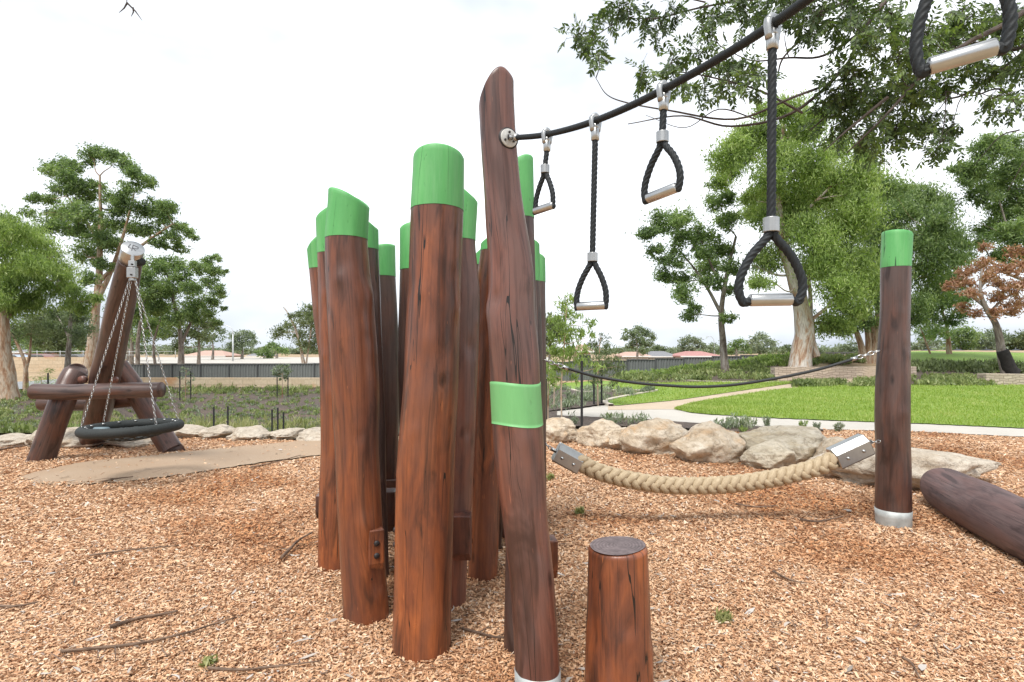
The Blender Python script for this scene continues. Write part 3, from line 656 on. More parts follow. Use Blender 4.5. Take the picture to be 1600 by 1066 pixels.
# stepping blocks bolted low on the poles
block(POLES['C'][0], 586, 858, 3.20, .085, .235, .085, .45, 'front', 'wood')
block(POLES['H'][0], 722, 838, 3.30, .105, .26, .11, .0, None, 'wood_worn')
block(POLES['E'][0], 611, 757, 4.70, .10, .10, .12, .1, None)
block(POLES['D'][0], 608, 797, 4.02, .09, .28, .12, .1, None)
block(POLES['K'][0], 759, 776, 4.2, .105, .22, .12, .55, 'right', 'wood_dark')
block(POLES['M'][0], 862, 871, 2.93, .05, .20, .10, .1, None, 'wood')
block(POLES['A'][0], 503, 790, 4.15, .07, .17, .10, .1, None)
for dz, py in ((0, 828), (0, 851)):      # bolt heads on the flank of the big pole
    p = np.array(W(617.5, py, 2.93)); mb = MB(); mb.tube([p + [.006, 0, 0], p + [-.004, 0, 0], p + [-.009, 0, 0]], [.016, .016, .010], n=14)
    mb.build('bolt', M['bolt'], POLES['G'][0])

# ------------------------------------------------------------------ overhead rope with hanging handles
D = np.array([.511, -1.0]); D /= np.linalg.norm(D)
def cable_pt(Y):
    x = .511 * (2.45 - Y); z = np.interp(Y, [.3, .6, .97, 1.225, 1.3, 1.617, 1.91, 2.19, 2.39], [2.47, 2.372, 2.292, 2.242, 2.232, 2.228, 2.256, 2.315, 2.380])
    return np.array([x, Y, z])
ys = np.array([2.375, 2.19, 1.91, 1.617, 1.3, 1.0, .7, .35]); kp = np.array([cable_pt(y) for y in ys])
kp[0] = W(805, 215.5, 2.375)
oh = empty('overhead_rope', tuple(kp[0]), 'long black rope slung from the top of the tall pole out past the upper right', 'rope')
mb = MB(); mb.tube(kp, .0105, n=18, lobes=6, amp=.16, twist=120, sub=90); mb.build('rope', M['black_rope'], oh, attr=True)
# anchor disc and end fitting
pc = np.array(W(795, 216, 2.405)); dirn = np.array([D[0] * .95, D[1] * .6, .0]); dirn = np.array([.50, -.86, .02]); dirn /= np.linalg.norm(dirn)
mb = MB(); mb.tube([pc - dirn * .02, pc + dirn * .003, pc + dirn * .005], [.039, .039, .0365], n=32); pl = mb.build('anchor_plate', M['plate'], oh)
sidev = np.cross(dirn, [0, 0, 1.0]); upv = np.array([0, 0, 1.0])
mb = MB(); mb.tube([pc - dirn * .03, pc + dirn * .001], [.045, .045], n=32); mb.build('recess_shade', M['bolt'], oh)  # dark disc round the plate stands in for shade in the carved hollow
for a in (90, 210, 330):
    q = pc + (sidev * math.cos(R(a)) + upv * math.sin(R(a))) * .024 + dirn * .005
    mb = MB(); mb.tube([q, q + dirn * .004], .0052, n=8); mb.build('bolt', M['bolt'], pl)
mb = MB(); e1 = kp[0]; mb.tube([pc + dirn * .004, pc + dirn * .012, e1 * .5 + pc * .5 + dirn * .006, e1, e1 + np.append(D, -.15) * .018], [.011, .010, .008, .0135, .0145], n=16, sub=4); mb.build('end_fitting', M['steel'], oh)
for s_ in (-1, 1):
    mb = MB(); q = pc + dirn * .012 + sidev * s_ * .009; mb.box(q, (.006, .012, .018), bev=.001); mb.build('clevis_lug', M['bolt'], oh)

def handle(Y, px_h, py_h, py_f0, py_f1, py_a, py_b, yaw, loopw, tilt, label):
    """fitting rows f0-f1, ferrule rows a-b, grip centre at (px_h, py_h); yaw turns the loop about the vertical"""
    c = cable_pt(Y); z = lambda py: Zp(py, Y)
    root = empty('hand_loop', tuple(c), label, 'hand loop', 'grab handles hanging from the overhead rope')
    hb = np.array([X(px_h, Y), Y, z(py_h)]); ax = np.array([math.cos(yaw), math.sin(yaw), 0])
    ax = ax * math.cos(tilt) + np.array([0, 0, math.sin(tilt)])
    top = np.array([c[0], Y, z(py_f1)]); zf = z(py_f0)
    # forked clamp round the rope
    r = .0135
    perp = np.array([-D[1], D[0], 0]); dd = np.array([D[0], D[1], 0])
    mb = MB()
    prof = []
    for s_ in (-1, 1):
        p0 = c + perp * s_ * .0135
        mb.tube([p0 + [0, 0, .010], p0 + [0, 0, -.005], c + perp * s_ * .0085 + [0, 0, -.034]], [.0085, .0100, .0100], n=14, sub=3)
    mb.tube([c + [0, 0, .008] + perp * -.0125, c + [0, 0, .0175], c + [0, 0, .008] + perp * .0125], [.0085, .009, .0085], n=12, sub=6)
    mb.tube([c + [0, 0, -.011], c + [0, 0, -.014], c + [0, 0, -.030]], [.010, .0125, .0135], n=18)
    f_ = mb.build('rope_clamp', M['steel_satin'], root)
    mb = MB(); mb.tube([c + [0, 0, -.022], c + [0, 0, -.028], c * [1, 1, 0] + [0, 0, z(py_f1) + .002], c * [1, 1, 0] + [0, 0, z(py_f1)]], [.010, .0145, .0135, .011], n=20); mb.build('socket', M['steel'], root)
    # rope down to the ferrule
    fz0, fz1 = z(py_a), z(py_b)
    fe = np.array([c[0] * .5 + hb[0] * .5, Y, 0]); fx = np.array([c[0] * .35 + hb[0] * .65, hb[1], 0])
    tp = c * [1, 1, 0] + [0, 0, z(py_f1) + .004]; fp0 = fx + [0, 0, fz0]; fp1 = fx + [0, 0, fz1]
    mb = MB(); n_ = max(2, int(np.linalg.norm(fp0 - tp) / .0035)); mb.tube([tp, fp0 - [0, 0, .004]], .0088, n=20, lobes=5, amp=.34, twist=80, sub=n_); mb.build('drop_rope', M['black_rope'], root, attr=True)
    mb = MB(); e_ = np.array([0, 0, .0006]); mb.tube([fp0, fp0 - e_ * .2, fp0 - e_, fp0 - e_ * 2.5, fp0 - e_ * 4, fp1 + e_ * 4, fp1 + e_ * 2.5, fp1 + e_, fp1 + e_ * .2, fp1], [.0150, .0154, .0170, .0172, .0172, .0172, .0172, .0170, .0154, .0150], n=30); mb.build('ferrule', M['steel_satin'], root)
    # teardrop loop through the tubular grip
    hl = .0475; lp = []
    for s_ in (1, -1):
        e = hb + ax * s_ * hl
        side = ax * s_
        path = [fp1 + [0, 0, .004] + side * .006, fp1 - [0, 0, .012] + side * .010, fp1 * .66 + hb * .34 + side * loopw * .31, fp1 * .38 + hb * .62 + side * loopw * .465, hb * .84 + fp1 * .16 + side * loopw * .51, hb * 1.01 - fp1 * .01 + side * (hl * .3 + loopw * .34) - [0, 0, .003], hb + side * (hl * .9 + loopw * .04) - [0, 0, .003], e - side * .014]
        lp.append(path)
    mb = MB()
    for p in lp: mb.tube(p, .0088, n=20, lobes=5, amp=.34, twist=80, sub=26)
    mb.build('loop_rope', M['black_rope'], root, attr=True)
    mb = MB(); rr_ = .0145
    mb.tube([hb - ax * (hl - .003), hb - ax * hl, hb - ax * (hl - .0005), hb - ax * (hl - .003), hb + ax * (hl - .003), hb + ax * (hl - .0005), hb + ax * hl, hb + ax * (hl - .003)],
            [rr_ - .004, rr_ - .003, rr_ - .0012, rr_, rr_, rr_ - .0012, rr_ - .003, rr_ - .004], n=32, caps=False)
    mb.build('grip_tube', M['steel'], root)
    return root
handle(2.19, 850, 325.5, 205, 237, 258, 271, R(-44), .086, R(5), 'smallest hanging handle, on a short drop nearest the tall pole')
handle(1.91, 923.5, 478, 182, 220, 395, 409, R(-22), .098, R(1), 'hanging handle on a long drop, second from the tall pole')
handle(1.617, 1034, 302, 128, 173, 206, 223, R(-45), .112, R(9), 'hanging handle on a short drop, third from the tall pole')
handle(1.3, 1204, 468.5, 24, 78, 340, 363, R(0), .142, R(1), 'largest fully visible handle, on a long drop in front of the trees')
handle(.97, 1503, 89, -230, -170, -135, -110, R(-24), .128, R(9), 'blurred near handle cut off by the top right corner')

# ------------------------------------------------------------------ chains
def chain_geo(mb, p0, p1, pitch=.034, wr=.0033, n=10, k=5, sag=0.0):
    p0 = np.array(p0, float); p1 = np.array(p1, float); d = p1 - p0; Ln = np.linalg.norm(d); d /= Ln; cnt = max(1, int(round(Ln / pitch)))
    up = np.array([0, 0, 1.0]) if abs(d[2]) < .8 else np.array([0, 1.0, 0]); s1 = np.cross(d, up); s1 /= np.linalg.norm(s1); s2 = np.cross(d, s1)
    for i in range(cnt):
        t = (i + .5) / cnt; c = p0 + (p1 - p0) * t - np.array([0, 0, sag * 4 * t * (1 - t)]); s_ = s1 if i % 2 else s2; s_ = (s_ + .15 * (s2 if i % 2 else s1)); s_ /= np.linalg.norm(s_)
        a = np.linspace(0, 2 * math.pi, n, endpoint=False); hl = pitch * .5 + wr * .9; hw = pitch * .34
        path = [c + d * (math.copysign(abs(math.cos(q)) ** .8, math.cos(q)) * hl) + s_ * math.sin(q) * hw for q in a]; path.append(path[0])
        v, f, _ = tube_geo(path, wr, k, caps=False); mb.add(v, f)

# ------------------------------------------------------------------ thick braided rope between two steel clamps
br = empty('braided_rope', W(850, 750, 4.95), 'thick pale braided climbing rope sagging low between the cluster and the lone pole', 'rope')
pts_px = [(905, 722), (935, 737), (985, 750), (1040, 758), (1100, 759), (1160, 755), (1220, 745), (1270, 732), (1306, 717)]
BP = catmull([W(a, b, 4.93) for a, b in pts_px], 40)
Lb = np.concatenate([[0], np.cumsum(np.linalg.norm(np.diff(BP, axis=0), axis=1))])
def along(s): return np.array([np.interp(s, Lb, BP[:, i]) for i in range(3)])
mb = MB(); mb.tube(BP[::6], .046, n=14)
mb2 = MB(); step = .080; ncount = int(Lb[-1] / step); br_r = .076
for i in range(ncount + 1):
    for col in range(4):
        s0 = i * step + (0 if col in (0, 2) else step * .5) ; 
        if s0 > Lb[-1] - .01: continue
        c = along(s0); t = along(min(s0 + .01, Lb[-1])) - along(max(s0 - .01, 0)); t /= np.linalg.norm(t)
        n1 = np.cross(t, [0, 0, 1.0]); n1 /= np.linalg.norm(n1); n2 = np.cross(n1, t)            # n1 toward the viewer (-Y), n2 up
        if n1[1] > 0: n1 = -n1
        if n2[2] < 0: n2 = -n2
        phi = R((45, 135, 225, 315)[col]); out = n1 * math.cos(phi - R(0)) + n2 * math.sin(phi); tang = -n1 * math.sin(phi) + n2 * math.cos(phi)
        # strands cross from the edge toward the middle line, alternately slanting
        sl_ = -1 if col in (0, 2) else 1
        ln = t * .54 * sl_ * -1 + tang * .84 ; ln = t * .72 + tang * .70 * (-sl_); ln /= np.linalg.norm(ln); wd = np.cross(out, ln)
        uu = np.linspace(0, math.pi, 9); ww = np.linspace(0, 2 * math.pi, 12, endpoint=False); V = []; A = []
        for a in uu:
            for b in ww:
                e = math.cos(a); q = math.sin(a) ** .75
                gx = e * .082; gy = q * math.cos(b) * .034; gz = q * math.sin(b) * .030
                curve = -(e * e) * .020 * 1.5
                V.append(c + out * (.051 + gz + curve) + ln * gx + wd * gy); A.append((q * math.cos(b) * .03, q * math.sin(b) * .03, e * .06 + i))
        f = []
        for a in range(8):
            for b in range(12): f.append((a * 12 + b, a * 12 + (b + 1) % 12, (a + 1) * 12 + (b + 1) % 12, (a + 1) * 12 + b))
        mb2.add(V, f, A)
v_, a_ = np.concatenate(mb.v), np.concatenate(mb.a)
mb2.f += [x + mb2.n for x in mb.f]; mb2.v.append(v_); mb2.a.append(a_)
mb2.build('braid', M['rope'], br, attr=True)
def clamp(pa, pb, Y, hh, side):
    """folded steel sleeve between two photo points of its long axis"""
    a = np.array(W(*pa, Y)); b = np.array(W(*pb, Y)); d = (b - a); Ln = np.linalg.norm(d); d /= Ln; fr = np.array([0, -1.0, 0]); up = np.cross(d, fr); 
    if up[2] < 0: up = -up
    hd = .075
    prof = [(-hd + .02, hh), (hd - .055, hh), (hd, hh * .42), (hd, -hh + .012), (hd - .012, -hh), (-hd + .012, -hh), (-hd, -hh + .012), (-hd, hh * .55)]
    V = []; n = len(prof)
    for t, ins in ((0, .93), (.02, 1), (.98, 1), (1, .93)):
        for q, z in prof: V.append(a + d * Ln * t + fr * q * ins + up * z * ins)
    f = [tuple(range(n))[::-1], tuple(3 * n + i for i in range(n))]
    for k in range(3): f += [(k * n + i, k * n + (i + 1) % n, (k + 1) * n + (i + 1) % n, (k + 1) * n + i) for i in range(n)]
    o = add_mesh('end_clamp', V, f, M['steel'], br, False)
    for t in (.27, .73):
        p = a + d * Ln * t + fr * hd - up * .02; mb = MB(); mb.tube([p - fr * .002, p + fr * .004, p + fr * .009, p + fr * .012], [.015, .014, .010, .003], n=16); mb.build('bolt', M['steel_satin'], o)
    e = a if side < 0 else b; dr = -d if side < 0 else d
    mb = MB(); mb.tube([e - dr * .01, e + dr * .045], .016, n=12); mb.build('shackle_barrel', M['steel'], o)
    return e + dr * .045
e1 = clamp((868.5, 705), (907, 726), 4.93, .082, -1)
mb = MB(); chain_geo(mb, e1, W(849, 691, 4.97), .035, .004); mb.build('shackle_chain', M['steel'], br)
e2 = clamp((1302, 717), (1354, 693), 4.93, .088, 1)
mb = MB(); chain_geo(mb, e2 - np.array([.02, 0, .01]), W(1375, 690, 4.85), .035, .004); mb.build('shackle_chain', M['steel'], br)

# slack black cable higher up, between the same poles
bl = empty('black_cable', W(885, 575, 4.95), 'thin black sagging cable with short chains at both ends above the braided rope', 'cable')
mb = MB(); mb.tube([W(a, b, 4.93) for a, b in ((884, 575), (930, 588), (990, 598), (1050, 603), (1095, 604.5), (1150, 601), (1220, 590), (1280, 577), (1334, 561))], .0125, n=12, sub=8); mb.build('cable', M['black_cable'], bl)
for a, b, c, d_ in ((884, 575, 851, 563), (1334, 561, 1374, 548)):
    s_ = 1 if c > a else -1
    mb = MB(); p = np.array(W(a, b, 4.93)); q = np.array(W(c, d_, 4.9)); u_ = (q - p) / np.linalg.norm(q - p); mb.tube([p - u_ * .02, p + u_ * .03], .018, n=12); mb.build('cable_end', M['steel'], bl)
    mb = MB(); chain_geo(mb, p + u_ * .03, q, .045, .005); mb.build('chain', M['steel'], bl)

# ------------------------------------------------------------------ fallen log at the right
def lying(path, rad, seed, name, m, label, cat, endnoise=.1):
    root = empty(name, (path[0][0], path[0][1], 0), label, cat)
    mb = MB(); mb.tube(path, rad, n=48, sub=12, noise=endnoise, seed=seed, nscale=1.6); mb.build('log', m, root, attr=True); return root
lying([(4.155, 5.66, .17), (4.15, 5.63, .17), (4.12, 5.52, .17), (4.05, 5.3, .172), (3.93, 4.85, .17), (3.80, 4.35, .165), (3.70, 3.9, .16), (3.58, 3.3, .16), (3.5, 2.9, .16), (3.47, 2.72, .16), (3.455, 2.64, .16), (3.45, 2.60, .16)], [.05, .12, .185, .205, .21, .215, .215, .21, .205, .20, .19, .15], 3.1, 'fallen_log', M['wood_log'], 'thick purple brown log lying on the chips at the right edge', 'log')

# ------------------------------------------------------------------ basket swing
fr = empty('swing_frame', (X(165, 8.2), 8.2, 0), 'leaning timber mast swing frame braced by two splayed legs and crossed logs', 'swing frame')
def rlog(name, path, rad, m, seed, parent=fr, n=36, sub=8, nz_=.06):
    mb = MB(); mb.tube(path, rad, n=n, sub=sub, noise=nz_, seed=seed, nscale=1.4); return mb.build(name, m, parent, attr=True)
base = np.array([X(140, 9.1), 9.1, -.1]); tip = np.array(W(208, 388, 6.45)); mv = (tip - base) / np.linalg.norm(tip - base)
foot0 = base + mv * .38; foot1 = base + mv * .02
wtop = tip - mv * .19
def lerp(a, b, t): return a + (b - a) * t
rlog('mast', [lerp(foot0, wtop, t) for t in (0, .02, .25, .5, .75, .97, 1)], [.165, .17, .175, .172, .155, .128, .113], M['wood_dark'], 4.2)
mb = MB(); mb.tube([foot1, foot0 + mv * .01], .16, n=20); mb.build('steel_foot', M['galv'], fr)
rlog('leg', [W(62, 726, 7.72), W(65, 718, 7.72), W(92, 642, 7.75), W(109, 600, 7.9), W(119, 582, 8.0), W(121, 578, 8.0)], [.15, .155, .15, .15, .145, .10], M['wood_dark'], 7.7)
rlog('leg', [W(272, 708, 8.35), W(268, 703, 8.4), W(235, 650, 8.4), W(205, 600, 8.35), W(184, 570, 8.3)], [.15, .15, .145, .14, .13], M['wood_dark'], 9.9)
rlog('cross_beam', [W(56, 612, 7.5), W(57, 612, 7.5), W(110, 613, 7.5), W(170, 611, 7.5), W(247, 609, 7.5), W(248, 609, 7.5)], [.101, .104, .104, .102, .098, .095], M['wood_dark'], 12.1)
rlog('cross_beam', [W(70, 630, 8.55), W(71, 630, 8.55), W(150, 629, 8.55), W(231, 622, 8.55), W(232, 622, 8.55)], [.105, .115, .115, .11, .095], M['wood_dark'], 15.3)
for px_ in (132, 180):
    p = np.array(W(px_, 593, 7.8)); mb = MB(); mb.tube([p, p + [0, -.06, 0]], .05, n=16); mb.build('peg', M['wood_worn'], fr, attr=True)
mb = MB(); mb.tube([wtop - mv * .03, wtop - mv * .028, tip - mv * .004, tip], [.108, .114, .114, .110], n=36); cap = mb.build('steel_cap', M['steel'], fr)
# maker's mark engraved in the cap end (L and P strokes)
ex = np.cross(mv, [0, 0, 1.0]); ex /= np.linalg.norm(ex); ey = np.cross(ex, mv)
if ex[0] < 0: ex = -ex
if ey[2] < 0: ey = -ey
if np.dot(np.cross(ex, ey), mv) < 0: pass
def stroke(mb, a, b, w=.011):
    A_ = tip + ex * a[0] + ey * a[1]; B_ = tip + ex * b[0] + ey * b[1]; d = B_ - A_; s_ = np.cross(d, mv); s_ /= np.linalg.norm(s_); s_ = s_ * w / 2; h_ = mv * .0015; l_ = mv * -.001
    V = [A_ - s_ + l_, A_ + s_ + l_, B_ + s_ + l_, B_ - s_ + l_, A_ - s_ + h_, A_ + s_ + h_, B_ + s_ + h_, B_ - s_ + h_]
    mb.add(V, [(4, 5, 6, 7), (0, 3, 2, 1), (0, 1, 5, 4), (1, 2, 6, 5), (2, 3, 7, 6), (3, 0, 4, 7)])
mb = MB()
for a, b in (((-.018, .062), (-.045, .010)), ((-.047, .008), (-.018, -.004)), ((.006, .050), (-.018, -.040)), ((.004, .052), (.052, .022)), ((.052, .020), (.044, -.006)), ((.042, -.006), (-.010, .002)), ((-.002, .000), (.022, -.038))):
    stroke(mb, a, b)
mb.build('engraved_mark', M['engrave'], cap, smooth=False)
mb = MB(); q = wtop - np.array([-.11, .02, .02]); mb.tube([q, q + [.05, -.03, -.01]], [.055, .045], n=14); mb.build('rubber_stop', M['rubber'], fr)
# the seat hangs from the tip
SC = np.array([X(206, 6.4), 6.4, .62]); SRad = .455
sw = empty('basket_seat', tuple(SC), 'round black rope basket seat hanging on four chains from the leaning mast', 'swing seat')
def rimp(a, r=SRad, dz=0):
    x = math.cos(a) * r; y = math.sin(a) * r
    return SC + np.array([x, y, .03 * x + dz])
rp = [rimp(a) for a in np.linspace(0, 2 * math.pi, 260)]
mb = MB(); mb.tube(rp, .052, n=16, lobes=4, amp=.10, twist=60, caps=False); mb.build('rim', M['rubber'], sw, attr=True)
mb = MB(); sagf = lambda r: -.12 * (1 - (r / SRad) ** 2)
for g_ in np.linspace(-.36, .36, 9):
    hw = math.sqrt(max(SRad ** 2 - g_ ** 2, .01))
    for ax_ in (0, 1):
        p = []
        for t in np.linspace(-hw, hw, 9):
            x, y = (t, g_) if ax_ == 0 else (g_, t); p.append(SC + np.array([x, y, .03 * x + sagf(math.hypot(x, y)) - .01]))
        mb.tube(p, .011, n=6)
mb.build('net', M['rubber'], sw)
mb = MB(); mb.tube([rimp(R(250), .40, .03), rimp(R(272), .40, .03)], .035, n=10); mb.build('tag_sleeve', M['strap'], sw)
swv = np.array(W(207, 437, 6.38))
mb = MB(); mb.box(swv + [0, 0, .075], (.095, .07, .12), bev=.008); mb.tube([swv + [0, 0, .02], swv + [0, 0, -.01]], .03, n=12); sv = mb.build('swivel', M['steel_satin'], sw, smooth=False)
mb = MB(); mb.box(swv + [0, 0, .175], (.07, .05, .07), bev=.006); mb.tube([swv + [0, 0, .20], swv + [0, 0, .27]], .017, n=10); mb.build('swivel_hanger', M['steel'], sw, smooth=False)
for q in ((.01, -.036, .05), (.012, -.026, .165)): mb = MB(); mb.tube([swv + q, swv + q - [0, .009, 0]], .010, n=8); mb.build('bolt', M['bolt'], sv)
for a, t in ((R(212), -.03), (R(160), -.01), (R(18), .02), (R(-28), .035)):
    mb = MB(); chain_geo(mb, swv + np.array([t, 0, .01]), rimp(a, SRad, .05), .034, .0034, 8, 4); mb.build('chain', M['steel'], sw)
for a in np.linspace(0, 2 * math.pi, 16, endpoint=False):
    p = rimp(a + .1, SRad - .035, .035); mb = MB(); mb.tube([p, p + [0, 0, .012]], .014, n=8); mb.build('rivet', M['steel'], sw)

# ------------------------------------------------------------------ limestone boulders
def stone_mat(name, c1, c2, c3, stain):
    m, nt, b = mat(name); v = texco(nt)
    n = noise_n(nt, v, 2.2, 6, .65, .6); f = noise_n(nt, v, 14, 6, .7); s = noise_n(nt, mapping(nt, v, (1.2, 1.2, 3.0)), 1.8, 4, .6, .8)
    col = ramp(nt, n, [(.3, c3), (.45, c1), (.62, c2), (.8, c1)])
    col = mixc(nt, ramp(nt, s, [(.50, (0, 0, 0)), (.66, (.75,) * 3)]), col, stain)
    col = mixc(nt, ramp(nt, f, [(.36, (.6,) * 3), (.52, (0, 0, 0))]), col, c3)
    L(nt, col, b.inputs['Base Color']); b.inputs['Roughness'].default_value = .9
    vc = nt.nodes.new('ShaderNodeTexVoronoi'); vc.feature = 'DISTANCE_TO_EDGE'; vc.inputs['Scale'].default_value = 1.5; L(nt, mixc(nt, .55, mapping(nt, v, (1, 1, 1.7)), noise_n(nt, v, 3.0, 5, .6), 'ADD'), vc.inputs['Vector'])
    ck = ramp(nt, vc.outputs['Distance'], [(.0, (1, 1, 1)), (.022, (0, 0, 0))]); mm = mixc(nt, mth(nt, 'MULTIPLY', ck, .35), col, (.20, .14, .09)); L(nt, mm, b.inputs['Base Color'])
    bump(nt, b, mth(nt, 'SUBTRACT', mth(nt, 'ADD', mth(nt, 'MULTIPLY', n, 1.0), mth(nt, 'MULTIPLY', f, .9)), mth(nt, 'MULTIPLY', ck, .15)), .9, .05); return m
M['stone_warm'] = stone_mat('warm limestone', (.55, .45, .33), (.66, .58, .47), (.33, .25, .17), (.50, .30, .14))
M['stone_grey'] = stone_mat('lichened limestone', (.50, .43, .32), (.62, .56, .46), (.29, .24, .17), (.44, .34, .20))
M['stone_pale'] = stone_mat('pale limestone', (.50, .43, .34), (.58, .51, .42), (.30, .24, .18), (.46, .34, .22))
import bmesh
def boulder(label, l, r, top, bot, m, seed, depth=.9, group='limestone boulders edging the playground', flat=1.0, name='boulder', kx=1.0):
    Y = ground_y((l + r) / 2, bot) + depth * .35
    w = (r - l) / F * Y; zc = Zp(bot, Y - depth * .35); h = (Zp(top, Y) - zc)
    bm = bmesh.new(); bmesh.ops.create_icosphere(bm, subdivisions=5, radius=1)
    so = Vector((seed * 5.1, seed * 2.3, seed))
    rnd = random.Random(seed); planes = []
    for _ in range(16):
        d = Vector((rnd.gauss(0, 1), rnd.gauss(0, 1), rnd.gauss(0, .7))).normalized(); planes.append((d, .60 + rnd.random() * .3))
    V = []
    for v in bm.verts:
        p = v.co.copy()
        for d, k in planes:                       # chisel flat facets
            e = p.dot(d) - k
            if e > 0: p -= d * e * .85
        n = mnoise.noise(p * 1.3 + so) * .20 + mnoise.noise(p * 3.2 + so) * .10 - max(0, .12 - abs(mnoise.noise(p * 1.7 + so * 2))) * .30 + mnoise.noise(p * 7 + so) * .030 + mnoise.noise(Vector((p.x * 3, p.y * 3, p.z * 11)) + so) * .035 + mnoise.noise(p * 17 + so) * .022
        p = p * (1.0 + n); V.append(p)
    f = [tuple(v.index for v in q.verts) for q in bm.faces]; bm.free()
    A = np.array(V); mn, mx_ = A.min(0), A.max(0); A[:, 0] = (A[:, 0] - (mn[0] + mx_[0]) / 2) / (mx_[0] - mn[0]) * w; A[:, 1] *= depth / (mx_[1] - mn[1])
    zmin = mn[2] * .45; A[:, 2] = (A[:, 2] - zmin) / (mx_[2] - zmin) * h
    x0 = X((l + r) / 2, Y); A += np.array([x0, Y, zc])
    o = add_mesh(name, A, f, M[m], smooth=True, origin=(x0, Y, zc)); return tag(o, label, 'boulder', group)
boulder('small layered boulder just right of the tall pole foot of the cable chain', 838, 908, 651, 692, 'stone_warm', 1, .8)
boulder('rounded cream boulder second from the left in the rock row', 900, 975, 656, 700, 'stone_warm', 2, .8)
boulder('small low boulder wedged between the second and the tallest orange one', 948, 1000, 668, 705, 'stone_warm', 12, .6)
boulder('tallest boulder in the middle of the row with orange stains', 965, 1072, 651, 712, 'stone_warm', 3, .9)
boulder('long sloping cream boulder descending right from the tallest one', 1045, 1160, 659, 726, 'stone_warm', 4, .9)
boulder('grey lichened boulder behind the dip of the braided rope', 1155, 1298, 666, 724, 'stone_grey', 5, 1.0)
boulder('lower front lobe of rock leaning against the grey lichened boulder', 1160, 1240, 690, 737, 'stone_grey', 6, .7)
boulder('boulder behind the right steel clamp with an ochre face', 1272, 1345, 684, 738, 'stone_warm', 7, .7)
boulder('long flat topped limestone slab behind the foot of the lone pole', 1285, 1556, 697, 768, 'stone_pale', 8, 1.0)
for i, (l, r, t, b, lab) in enumerate([(-30, 60, 679, 700, 'leftmost pale rock at the basin edge'), (40, 110, 672, 702, 'chunky pale rock seen left of the front swing leg'), (95, 165, 668, 700, 'pale rock between the swing legs left of the mast foot'), (170, 262, 670, 698, 'pale rock behind the basket seat'), (250, 330, 666, 686, 'low pale rock just right of the swing leg'), (318, 372, 664, 686, 'low humped rock right of the swing, second along'), (362, 428, 667, 688, 'flat pale rock in the middle of the row beside the pad'), (420, 470, 670, 688, 'small flat rock under the pair of black stakes'), (462, 530, 670, 690, 'last pale rock before the left poles of the cluster')]):
    boulder(lab, l, r, t, b, 'stone_pale', 30 + i, .8, 'low pale rocks along the basin edge')

# ------------------------------------------------------------------ foliage
def leaves(centers, sizes, length, width, rng, droop=.5, aspect_fold=True):
    """rhombic leaves, one quad each, at the given centres"""
    n = len(centers)
    a = rng.random(n) * 2 * math.pi; el = rng.normal(0, .5, n) - droop
    d = np.stack([np.cos(a) * np.cos(el), np.sin(a) * np.cos(el), np.sin(el)], -1)
    q = rng.normal(0, 1, (n, 3)); s = np.cross(d, q); s /= np.linalg.norm(s, axis=1)[:, None] + 1e-9
    ln = (length * np.exp(rng.normal(0, .25, n)) * sizes)[:, None] / 2; wd = (width * np.exp(rng.normal(0, .2, n)) * sizes)[:, None] / 2
    k = np.cross(d, s) * wd * .35
    v = np.stack([centers - d * ln, centers + s * wd + k, centers + d * ln, centers - s * wd + k], 1).reshape(-1, 3)
    return v, np.arange(n * 4, dtype=np.int32).reshape(-1, 4)
def clump_points(c, r, n, rng, subn=11, tight=.30, squash=.8):
    """leaves gather in tufts spread through the clump, leaving gaps"""
    q = rng.normal(0, 1, (subn, 3)); q /= np.linalg.norm(q, axis=1)[:, None]; q *= (rng.random(subn) ** .45)[:, None] * .86; q[:, 2] *= squash
    w = rng.random(subn) + .35; idx = rng.choice(subn, n, p=w / w.sum())
    p = q[idx] + rng.normal(0, 1, (n, 3)) * tight * (.6 + .8 * rng.random(subn))[idx][:, None] * np.array([1, 1, .62])
    return np.asarray(c) + p * r
def branchy(mb, start, end, r0, r1, rnd, n=6, wob=.06, seg=7):
    s = np.array(start, float); e = np.array(end, float); Ln = np.linalg.norm(e - s); pts = []; 
    o1 = np.array([rnd.gauss(0, 1) for _ in range(3)]) * wob * Ln; o2 = np.array([rnd.gauss(0, 1) for _ in range(3)]) * wob * Ln * .5
    for t in np.linspace(0, 1, 6): pts.append(s + (e - s) * t + o1 * math.sin(math.pi * t) + o2 * math.sin(2 * math.pi * t) + np.array([0, 0, -.05 * Ln * math.sin(math.pi * t)]))
    mb.tube(pts, list(np.linspace(r0, r1, 6)), n=seg, sub=2, caps=False); return pts
